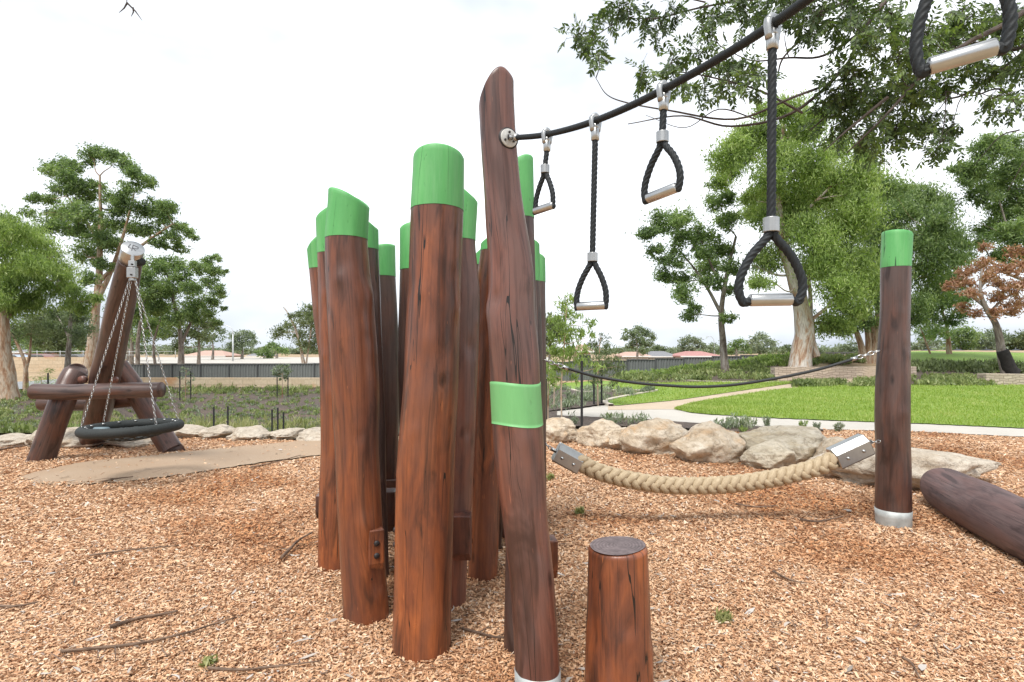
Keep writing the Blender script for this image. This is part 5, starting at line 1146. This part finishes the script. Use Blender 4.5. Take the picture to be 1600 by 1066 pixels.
cover('dry_ground_cover', 'silvery ground cover mixed through the basin bank', (-40, 860), (lin((0, 683), (860, 683)), lin((0, 620), (100, 612), (860, 609))), 3000, .16, .04, M['leaf_silver'], 62, 22, .6, .56)
cover('lush_ground_cover', 'lusher green ground cover at the left end of the basin bank', (-40, 130), (lin((0, 690), (130, 686)), lin((-40, 622), (0, 614), (130, 608))), 2200, .18, .05, M['leaf_bank'], 63, 11, .7, .54)
cover('straw_grass', 'yellowish grass tufts behind the rocks at the basin edge', (100, 520), (lin((100, 684), (520, 684)), lin((100, 664), (520, 664))), 500, .42, .03, M['grass_straw'], 64, 22, 1.0, .55, 1.35)
cover('bank_edge_grass', 'green shrubs along the top of the basin bank', (200, 860), (lin((0, 616), (860, 616)), lin((0, 606), (860, 606))), 800, .30, .07, M['leaf_bank'], 65, 30, 1.0, .45)
cover('bank_planting', 'low green planting covering the bank before the metal fence', (960, 1350), (lin((960, 600), (1050, 597), (1210, 596), (1215, 572), (1350, 571)), lin((960, 590), (1050, 580), (1150, 570), (1215, 562), (1350, 560))), 5200, .15, .06, M['leaf_bank'], 66, 20, 1.3, .40)
cover('bank_planting_bright', 'brighter green planting along the foot of the metal fence', (960, 1240), (lin((960, 594), (1050, 588), (1240, 572)), lin((960, 588), (1050, 578), (1150, 568), (1240, 560))), 2200, .18, .06, M['leaf_bright'], 67, 20, 1.6, .38)
cover('terrace_planting', 'grey green planting on the terrace right of the lone pole', (1240, 1560), (lin((1240, 606), (1560, 604)), lin((1240, 602), (1330, 600), (1420, 593), (1440, 592), (1560, 592))), 1700, .15, .05, M['leaf_bank'], 68, 12, 1.0, .36)
cover('mound_planting', 'mixed brownish planting on the grass mound', (1425, 1640), (lin((1425, 584), (1640, 586)), lin((1425, 572), (1640, 574))), 1500, .22, .06, M['leaf_olive'], 69, 12, 1.2, .46)
cover('bed_planting', 'small pale plants dotting the dark bed by the saplings', (852, 1020), (lin((852, 645), (900, 640), (950, 628), (1020, 613)), lin((852, 608), (900, 611), (1020, 612))), 700, .13, .03, M['leaf_silver'], 70, 10, 1.0, .52)
cover('strip_planting', 'small green plants in the strip between the rocks and the path', (860, 1180), (lin((860, 664), (1180, 674)), lin((860, 653), (993, 658), (1180, 668))), 170, .11, .022, M['leaf_silver'], 71, 8, 1.3, .50)
def turf(n, near, far, u0, u1, seed):
    g = np.random.default_rng(seed); px = u0 + g.random(n) * (u1 - u0); gx = np.arange(u0, u1 + 9, 8.0)
    Yn = np.array([ground_y(a, near(a)) for a in gx]); Yf_ = np.array([ground_y(a, far(a)) for a in gx]); yn, yf = np.interp(px, gx, Yn), np.interp(px, gx, Yf_)
    Y = yn * (np.maximum(yf, yn + .01) / yn) ** g.random(n); x = X(px, Y); x = x + g.normal(0, .02, n); c = np.stack([x, Y, hgt(x, Y) + .028], -1)
    a = g.random(n) * 6.283; h = .032 * np.exp(g.normal(0, .3, n)) * np.interp(Y, [10, 26], [1, 1.5]); d = np.stack([np.cos(a) * .5, np.sin(a) * .5, np.ones(n)], -1) * h[:, None]; s_ = np.stack([-np.sin(a), np.cos(a), np.zeros(n)], -1) * (h * .16)[:, None]
    v = np.stack([c - s_, c + s_, c + d * .6 + s_ * .7, c + d], 1); return v.reshape(-1, 3)
v1 = turf(90000, lin((1057, 641.5), (1075, 646), (1100, 649), (1200, 655), (1300, 659), (1440, 664), (1640, 673)), lin((1057, 640.5), (1075, 634), (1100, 628), (1200, 612), (1270, 604), (1340, 602.5), (1640, 603)), 1057, 1640, 5)
v2 = turf(26000, lin((866, 604.5), (885, 612), (957, 635), (965, 635.5), (1060, 626.5), (1150, 613), (1240, 600)), lin((866, 601), (880, 599), (925, 597), (1010, 594), (1240, 598.5)), 958, 1240, 6)
v = np.vstack([v1, v2]); M['blade'] = leaf_mat('grass blades', [(.22, .30, .055), (.27, .37, .065), (.32, .41, .085), (.42, .45, .15)], .4)
tag(add_mesh('turf_grass', v, np.arange(len(v), dtype=np.int32).reshape(-1, 4), M['blade'], smooth=False), 'short bright green turf grass covering the lawns', 'grass', kind='stuff')
# a few separate strip shrubs
def shrub(label, px, bot, hpx, wpx, seed, leaf='leaf_bright', group='little shrubs beside the path edge'):
    Y = ground_y(px, bot); rng = np.random.default_rng(seed); x = X(px, Y); z = H(x, Y); h = hpx / F * Y; w = wpx / F * Y; n = 260; pts = []
    mb = MB()
    for i in range(9):
        a = rng.random() * 6.28; tip = np.array([x + math.cos(a) * w * .4 * rng.random() ** .5, Y + math.sin(a) * w * .4 * rng.random(), z + h * (.6 + .4 * rng.random())]); b = np.array([x + rng.normal(0, .02), Y, z - .02])
        mb.tube([b, (b + tip) / 2 + [0, 0, h * .05], tip], [.005, .004, .002], n=5, caps=False)
        for t in np.linspace(.25, 1, n // 9): pts.append(b + (tip - b) * t + rng.normal(0, .012, 3))
    root = empty('shrub', (x, Y, z), label, 'shrub', group); mb.build('stems', M['bark_grey'], root, attr=True); P = np.array(pts); v, f = leaves(P, np.ones(len(P)), .05, .014, rng, -.6); add_mesh('foliage', v, f, M[leaf], root, smooth=False)
shrub('grey green upright shrub above the long sloping boulder', 1197, 667, 17, 26, 81, 'leaf_silver'); shrub('bright green shrub on the strip behind the grey boulder', 1255, 672, 14, 18, 82); shrub('pale shrub right next to the bright green one', 1276, 673, 12, 12, 83, 'leaf_silver')
shrub('spiky shrub on the strip nearest the lone pole', 1310, 675, 15, 22, 84, 'leaf_silver'); shrub('low bright shrub left of the strip shrubs', 1160, 676, 9, 24, 85); shrub('shrub at the foot of the tallest black stake', 899, 664, 15, 26, 86, 'leaf_silver'); shrub('dark green shrub left of the tallest boulder', 951, 655, 10, 14, 87)
shrub('fresh weed sprouting beside the left end of the braided rope', 858, 752, 9, 20, 88, 'grass_straw', 'weeds in the chips'); shrub('weed tuft on the chips under the braided rope', 905, 806, 11, 22, 89, 'grass_straw', 'weeds in the chips'); shrub('tiny weed right of the stump in the foreground', 1128, 974, 14, 22, 90, 'grass_straw', 'weeds in the chips'); shrub('small moss green tuft at the bottom left foreground', 322, 1052, 9, 22, 91, 'grass_straw', 'weeds in the chips')

# ------------------------------------------------------------------ twigs on the chips
M['bark_brown'] = bark_mat('brown stick bark', (.24, .16, .11), (.16, .10, .065), (.08, .05, .035), 9)
def twig(label, pl, w, m='bark_brown', seed=0, lift=.012):
    pts = []
    for a, b in pl: Y = ground_y(a, b); x = X(a, Y); pts.append((x, Y, H(x, Y) + .022 + lift))
    k = pts[0][1] / F; mb = MB(); r = list(np.linspace(w, w * .5, len(pts)) * k * .38); mb.tube(pts, r, n=7, sub=4, noise=.25, seed=seed, nscale=9)
    rnd = random.Random(seed)
    for i in range(1, len(pts) - 1):
        if rnd.random() < .6:
            d = np.array([rnd.gauss(0, .10), rnd.gauss(0, .10), .02]); mb.tube([pts[i], np.array(pts[i]) + d * .5, np.array(pts[i]) + d + [0, 0, -.02]], [r[i] * .55, r[i] * .4, r[i] * .2], n=5)
    tag(mb.build('fallen_twig', M[m], origin=pts[0], attr=True), label, 'twig', 'fallen sticks on the wood chips')
twig('longest curved stick in the left foreground', [(95, 1035), (180, 1029), (230, 1020), (290, 1002), (330, 990), (370, 979)], 7, seed=1)
twig('thick short bark stick above the longest foreground stick', [(172, 990), (215, 982), (250, 973), (278, 968)], 9, seed=2)
twig('forked grey stick left of the front left poles', [(440, 886), (452, 872), (468, 857), (488, 845)], 8, seed=3, lift=.03)
twig('thin stick lying at the foot of the tall pole', [(722, 996), (748, 1003), (775, 1012), (795, 1013)], 6, seed=4)
twig('stick along the bottom edge left of the poles', [(325, 1062), (380, 1058), (440, 1054), (500, 1052)], 6, seed=5)
twig('curved stick between the stump and the lone pole', [(1250, 818), (1275, 823), (1300, 819), (1318, 813)], 5, seed=6)
twig('thin stick right of the stump', [(1208, 905), (1235, 915), (1262, 925)], 5, seed=7)
twig('forked twig sticking up under the middle of the braided rope', [(992, 768), (1000, 772), (1012, 774), (1030, 768)], 6, seed=8, lift=.05)
twig('branch lying left of the front swing leg', [(-5, 712), (20, 706), (38, 704), (48, 700)], 5, seed=9, lift=.04)
twig('gnarled branch under the basket seat', [(112, 706), (140, 705), (158, 701), (185, 704), (200, 708)], 5, seed=10, lift=.05)
twig('stick on the near edge of the softfall pad', [(160, 757), (185, 754), (208, 751)], 4, seed=11)
twig('dark stick in the far left foreground', [(0, 962), (30, 958), (60, 953)], 6, seed=12)
twig('long thin stick in the left middle of the chips', [(140, 876), (200, 868), (240, 864), (280, 862)], 4, seed=13)
twig('thin stick at the right edge of the pad', [(390, 735), (430, 727), (470, 716)], 3, seed=14)
twig('dark stick near the fallen log', [(1410, 1045), (1425, 1058), (1436, 1070)], 6, seed=15)
twig('thin stick near the lone pole foot', [(1150, 795), (1180, 800), (1215, 798)], 4, seed=16)

# ------------------------------------------------------------------ walls and fences
def corr_mat(name, c):
    return simple(name, c, .5, 0, 3, .06)
M['fence'] = corr_mat('charcoal sheet metal', (.15, .16, .155)); M['fence_post'] = simple('charcoal post', (.085, .09, .09), .5)
fe = empty('metal_fence', (X(180, 47.3), 47.3, -1), 'long charcoal corrugated metal fence behind the basin and the lawn', 'fence')
prof_t = lin((180, 570), (330, 569.5), (500, 568), (700, 567), (860, 566), (975, 563), (1100, 558), (1230, 553), (1330, 550)); prof_b = lin((180, 594), (500, 592), (860, 592), (975, 589), (1100, 584), (1230, 577), (1330, 574))
YF = 47.3; x0, x1 = X(180, YF), X(1335, YF); npan = 26
for i in range(npan):
    a, b = x0 + (x1 - x0) * i / npan, x0 + (x1 - x0) * (i + 1) / npan; pxm = CX + F * (a + b) / 2 / YF; zt, zb = Zp(prof_t(pxm), YF), Zp(prof_b(pxm), YF) - .25
    xs = np.arange(a, b, .05); yy = YF + .03 * np.clip(np.sin((xs - a) / .23 * 2 * math.pi) * 2.2, -1, 1)
    v = np.concatenate([np.column_stack([xs, yy, np.full(len(xs), z)]) for z in (zb, zt - .02)]); n = len(xs)
    add_mesh('panel', v, [(j, j + 1, n + j + 1, n + j) for j in range(n - 1)], M['fence'], fe, False)
    mb = MB(); mb.box(((a + b) / 2, YF - .01, zt - .02), (b - a - .06, .10, .07)); mb.build('top_rail', M['fence_post'], fe, smooth=False)
    mb = MB(); mb.box((a, YF - .02, (zt + zb) / 2), (.07, .13, zt - zb + .04)); mb.build('post', M['fence_post'], fe, smooth=False)
def block_mat(name, c1, c2, mort, bw, bh, stain=None, sc=1.0, wob=0):
    m, nt, b = mat(name); v = mapping(nt, texco(nt), (1, 1, 1), (0, 0, 0), (R(90), 0, 0)); bt = nt.nodes.new('ShaderNodeTexBrick'); L(nt, mixc(nt, wob, v, noise_n(nt, v, 1.1, 2), 'ADD') if wob else v, bt.inputs['Vector'])
    bt.inputs['Scale'].default_value = sc; bt.inputs['Brick Width'].default_value = bw; bt.inputs['Row Height'].default_value = bh; bt.inputs['Mortar Size'].default_value = .012
    bt.inputs['Color1'].default_value = (*c1, 1); bt.inputs['Color2'].default_value = (*c2, 1); bt.inputs['Mortar'].default_value = (*mort, 1); bt.inputs['Bias'].default_value = 0
    n = noise_n(nt, texco(nt), .35, 4, .6); col = bt.outputs['Color']
    f = noise_n(nt, texco(nt), 5, 5, .7); col = mixc(nt, ramp(nt, f, [(.4, (.35,) * 3), (.6, (0, 0, 0))]), col, tuple(x * .55 for x in c1))
    if stain: col = mixc(nt, ramp(nt, n, [(.55, (0, 0, 0)), (.68, (.7,) * 3)]), col, stain)
    L(nt, col, b.inputs['Base Color']); b.inputs['Roughness'].default_value = .9; bump(nt, b, mth(nt, 'ADD', bt.outputs['Fac'], f), .4, .02); return m
M['limeblock'] = block_mat('cut limestone blocks', (.60, .49, .35), (.52, .41, .28), (.34, .26, .18), 1.0, .37, (.52, .25, .10))
M['ashlar'] = block_mat('stacked ashlar stone', (.54, .45, .36), (.42, .34, .27), (.24, .19, .15), .34, .10, (.48, .38, .27), wob=.30)
def wall(label, px0, px1, Y, top, bot, thick, m, group=None, cat='wall', cap=True):
    n = max(2, int(abs(px1 - px0) / 25)); pxs = np.linspace(px0, px1, n); ox = X(px0, Y); root = empty('retaining_wall', (ox, Y, Zp(bot(px0), Y)), label, cat, group)
    V = []; f = []
    for p in pxs:
        x = X(p, Y); zt, zb = Zp(top(p), Y), Zp(bot(p), Y) - .4
        V += [(x, Y, zb), (x, Y, zt), (x, Y + thick, zt), (x, Y + thick, zb)]
    for i in range(n - 1):
        for k in range(4): f.append((i * 4 + k, (i + 1) * 4 + k, (i + 1) * 4 + (k + 1) % 4, i * 4 + (k + 1) % 4))
    f += [(0, 1, 2, 3), tuple((n - 1) * 4 + k for k in (3, 2, 1, 0))]
    add_mesh('masonry', V, f, M[m], root, False)
    if cap:
        V2 = []
        for p in pxs:
            x = X(p, Y); zt = Zp(top(p), Y); V2 += [(x, Y - .05, zt + .003), (x, Y - .05, zt + .06), (x, Y + thick + .05, zt + .06), (x, Y + thick + .05, zt + .003)]
        add_mesh('coping', V2, f, M['kerb'], root, False)
    return root
wall('long cream limestone block retaining wall under the metal fence, with orange stains', 176, 875, 46.6, lin((0, 590), (875, 591)), lin((0, 608), (875, 607)), .5, 'limeblock', cap=False)
wall('low pale limestone wall beyond the road at the far left', -60, 186, 60, lin((-60, 558), (186, 558)), lin((-60, 575), (186, 575)), .5, 'limeblock', cap=False)
wall('stacked stone retaining wall below the big white trunked gum', 1211, 1432, 25.6, lin((1211, 574), (1432, 573)), lin((1211, 592), (1432, 589)), .45, 'ashlar', cap=False)
wall('stacked stone terrace wall at the right edge of the lawn', 1541, 1680, 22.6, lin((1541, 584), (1680, 586)), lin((1541, 602), (1680, 604)), .45, 'ashlar', cap=False)
# concrete garden edging
def ribbon(name, pl, w, h, label=None):
    pts = []
    for a, b in pl: Y = ground_y(a, b); pts.append((X(a, Y), Y))
    P = catmull(np.array([(p[0], p[1], 0) for p in pts]), 8); T = np.gradient(P, axis=0); T /= np.linalg.norm(T, axis=1)[:, None]; Nn = np.column_stack([-T[:, 1], T[:, 0]])
    V = []; 
    for p, q in zip(P, Nn):
        z = H(p[0], p[1])
        for s_, zz in ((-1, -.05), (-1, h), (1, h), (1, -.05)): V.append((p[0] + q[0] * s_ * w / 2, p[1] + q[1] * s_ * w / 2, z + zz))
    n = len(P); f = []
    for i in range(n - 1):
        for k in range(3): f.append((i * 4 + k, (i + 1) * 4 + k, (i + 1) * 4 + k + 1, i * 4 + k + 1))
    tag(add_mesh(name, V, f, M['kerb'], smooth=False), kind='structure')
ribbon('garden_kerb', [(860, 602), (870, 607), (895, 611), (950, 612), (1000, 612.5), (1025, 612.5), (990, 619), (952, 627), (946, 632), (955, 636)], .14, .07)
ribbon('garden_kerb', [(1057, 595), (1100, 597.5), (1180, 599), (1240, 599.5)], .14, .07)
# shade cloth fence on the mound
sc_ = empty('shade_cloth_fence', (X(1420, 50), 50, 1.2), 'sagging dark shade cloth fence on the rise at the right', 'fence')
M['cloth'] = simple('dark shade cloth', (.085, .10, .125), .8, 0, 3, .2); 
xs = np.linspace(X(1405, 50), X(1680, 50), 60); V = []
for i, x in enumerate(xs):
    s_ = abs(math.sin(i / 59 * math.pi * 6)); V += [(x, 50 + .08 * math.sin(i * 1.1), Zp(559 + 1.5 * i / 59, 50)), (x, 50 + .05 * math.sin(i), Zp(545, 50) - .22 * s_)]
add_mesh('cloth', V, [(2 * i, 2 * i + 2, 2 * i + 3, 2 * i + 1) for i in range(59)], M['cloth'], sc_)
for i in range(7):
    x = xs[0] + (xs[-1] - xs[0]) * i / 6; mb = MB(); mb.tube([(x, 50.1, .6), (x, 50.1, Zp(543, 50))], .035, n=8); mb.build('post', M['fence_post'], sc_)
# wire fence and sleepers at the left car park
wf = empty('rail_fence', (X(0, 62), 62, 0), 'thin pale two rail wire fence above the low limestone wall', 'fence'); M['rail'] = simple('pale rail', (.5, .52, .52), .5)
for py in (549.5, 555): mb = MB(); mb.tube([W(-60, py, 62), W(270, py, 62)], .03, n=6); mb.build('rail', M['rail'], wf)
for px in range(-50, 275, 36): mb = MB(); mb.tube([W(px, 560, 62), W(px, 548, 62)], .035, n=6); mb.build('post', M['rail'], wf)

# ------------------------------------------------------------------ houses, cars, lamps far behind
M['brick_pink'] = simple('pinkish brick', (.48, .30, .24), .9, 0, 1.5, .1); M['roof_red'] = simple('red tiles', (.40, .20, .18), .8, 0, 2, .15); M['roof_terra'] = simple('terracotta tiles', (.46, .30, .24), .8, 0, 2, .15); M['roof_grey'] = simple('grey tiles', (.20, .20, .21), .8, 0, 2, .15)
M['render'] = simple('cream render', (.56, .52, .45), .9, 0, 1, .08); M['glass'] = simple('dark window glass', (.05, .06, .07), .12); M['eave'] = simple('white eave board', (.7, .7, .68), .6)
def house(label, px0, px1, Y, eave, ridge, base, wallm, roofm, depth=9):
    xa, xb = X(px0, Y), X(px1, Y); ze, zr = Zp(eave, Y), Zp(ridge, Y); zb = min(Zp(base, Y), H((xa + xb) / 2, Y)) - .3; root = empty('house', ((xa + xb) / 2, Y, zb), label, 'house', 'houses beyond the fences')
    mb = MB(); mb.box(((xa + xb) / 2, Y + depth / 2, (zb + ze) / 2), (xb - xa - .8, depth - .8, ze - zb)); mb.build('wall', M[wallm], root, False)
    ym = Y + depth / 2; ins = min((xb - xa) * .3, depth * .45); V = [(xa, Y, ze), (xb, Y, ze), (xb, Y + depth, ze), (xa, Y + depth, ze), (xa + ins, ym, zr), (xb - ins, ym, zr)]
    V += [(p[0], p[1], ze - .18) for p in V[:4]]
    add_mesh('roof', V, [(0, 1, 5, 4), (1, 2, 5), (2, 3, 4, 5), (3, 0, 4), (0, 6, 7, 1), (1, 7, 8, 2), (2, 8, 9, 3), (3, 9, 6, 0), (6, 9, 8, 7)], M[roofm], root, False)
    mb = MB(); mb.box(((xa + xb) / 2, Y - .06, ze - .12), (xb - xa + .1, .12, .2)); mb.build('gutter', M['eave'], root, False)
    n = max(1, int((xb - xa) / 4))
    for i in range(n):
        x = xa + (xb - xa) * (i + .5) / n; f_ = MB(); f_.box((x, Y + .38, ze - 1.05), (1.7, .08, 1.1)); fo = f_.build('window', M['eave'], root, False); g = MB(); g.box((x, Y + .33, ze - 1.05), (1.5, .06, .9)); g.build('pane', M['glass'], fo, False)
house('low terracotta roofed house between the mast and the lamp post', 283, 352, 130, 556, 548, 562, 'brick_pink', 'roof_terra')
house('small brick house right of the lamp post', 384, 408, 135, 556, 550, 562, 'brick_pink', 'roof_grey')
house('pinkish brick house behind the saplings', 900, 928, 75, 548, 538, 566, 'brick_pink', 'roof_terra', 7)
house('pale roofed house behind the metal fence below the lone dark gum', 972, 1018, 100, 556, 550, 564, 'render', 'roof_terra')
house('grey hip roofed house between the pale one and the red roofed one', 1012, 1062, 105, 556.5, 549, 564, 'render', 'roof_grey')
house('red roofed house behind the metal fence', 1064, 1128, 100, 556, 549, 564, 'render', 'roof_red')
house('beige house glimpsed left of the mast behind the cars', 118, 152, 95, 547, 538, 558, 'render', 'roof_terra')
house('wide low building behind the cars at the far left', 5, 60, 100, 550, 546, 558, 'brick_pink', 'roof_grey', 6)
def car(label, px, py, Y, paint, face=1):
    c = np.array(W(px, py, Y)); z0 = H(c[0], Y); M[paint[0]] = simple(paint[0], paint[1], .3, .2); root = empty('parked_car', (c[0], Y, z0), label, 'car', 'cars parked beyond the low wall')
    prof = [(-2.1, .35), (-2.15, .75), (-1.3, .92), (-.75, 1.38), (.65, 1.42), (1.35, .98), (2.1, .86), (2.15, .35)]
    V = []; n = len(prof)
    for yo, k in ((-.82, .97), (-.75, 1), (.75, 1), (.82, .97)): V += [(c[0] + face * x, Y + yo, z0 + z * k) for x, z in prof]
    f = [tuple(range(n)), tuple(3 * n + i for i in range(n))[::-1]] + [(k * n + i, k * n + (i + 1) % n, (k + 1) * n + (i + 1) % n, (k + 1) * n + i) for k in range(3) for i in range(n)]
    add_mesh('body', V, f, M[paint[0]], root, False)
    mb = MB(); w = [(-.68, 1.30), (.58, 1.34), (1.15, 1.0), (-1.12, 1.0)]; V = [(c[0] + face * x, Y - .835, z0 + z) for x, z in w] + [(c[0] + face * x, Y - .80, z0 + z) for x, z in w]; mb.add(V, [(0, 1, 2, 3), (7, 6, 5, 4), (0, 4, 5, 1), (1, 5, 6, 2), (2, 6, 7, 3), (3, 7, 4, 0)]); mb.build('window', M['glass'], root, False)
    for sx_ in (-1.35, 1.35):
        for sy_ in (-.8, .65): mb = MB(); mb.tube([(c[0] + sx_, Y + sy_ - .04, z0 + .32), (c[0] + sx_, Y + sy_ + .2, z0 + .32)], .32, n=16); mb.build('wheel', M['rubber'], root)
car('pale blue car at the far left behind the low wall', 24, 552, 70, ('pale blue paint', (.45, .55, .68)))
car('dark car left of the mast behind the low wall', 116, 552, 72, ('dark grey paint', (.06, .065, .075)))
car('red grey car in the middle behind the low wall', 64, 553, 76, ('dull red paint', (.30, .14, .13)), -1)
def lamp(label, px, base, top, Y, arm):
    M['lampm'] = M.get('lampm') or simple('grey lamp metal', (.55, .57, .58), .5, .3); b = np.array(W(px, base, Y)); b[2] = H(b[0], Y); t = np.array(W(px, top, Y)); root = empty('street_lamp', tuple(b), label, 'street lamp', 'street lamps on the far road')
    mb = MB(); mb.tube([b, t], [.14, .09], n=8); mb.build('pole', M['lampm'], root)
    e = np.array(W(px + arm, top - 14, Y)); mb = MB(); mb.tube([t, t + (e - t) * [.1, 1, .6], t + (e - t) * [.6, 1, .95], e], [.09, .07, .06, .05], n=8, sub=5, caps=True); mb.build('arm', M['lampm'], root)
    mb = MB(); mb.box(e + [math.copysign(.3, arm), 0, 0], (.9, .3, .14), bev=.03); mb.build('lamp_head', M['lampm'], root)
lamp('curved street lamp on the far road right of the left gums', 364, 562, 522, 88, -18)
lamp('smaller distant street lamp just right of the curved one', 380, 560, 536, 120, -8)
lamp('distant street lamp above the red roofed house', 1116, 560, 540, 120, -6)

# far tree line closing the horizon (reads as one mass)
g = np.random.default_rng(77); P = []; 
for px in np.arange(-500, 2100, 5.0):
    for _ in range(1):
        Y = 170 + 60 * g.random(); x = X(px, Y); hpx = 9 + 9 * abs(mnoise.noise(Vector((px * .02, 3, 0)))) * 1.5; P.append(clump_points((x, Y, -.5 + hpx * .5 / F * Y), hpx * .8 * Y / F, 150, g, 7, .35, .7))
P = np.concatenate(P); v, f = leaves(P, np.ones(len(P)), .9, .4, g, .2)
tag(add_mesh('far_tree_line', v, f, M['leaf_far'], smooth=False), 'hazy low line of far trees along the horizon', 'tree line', kind='stuff')
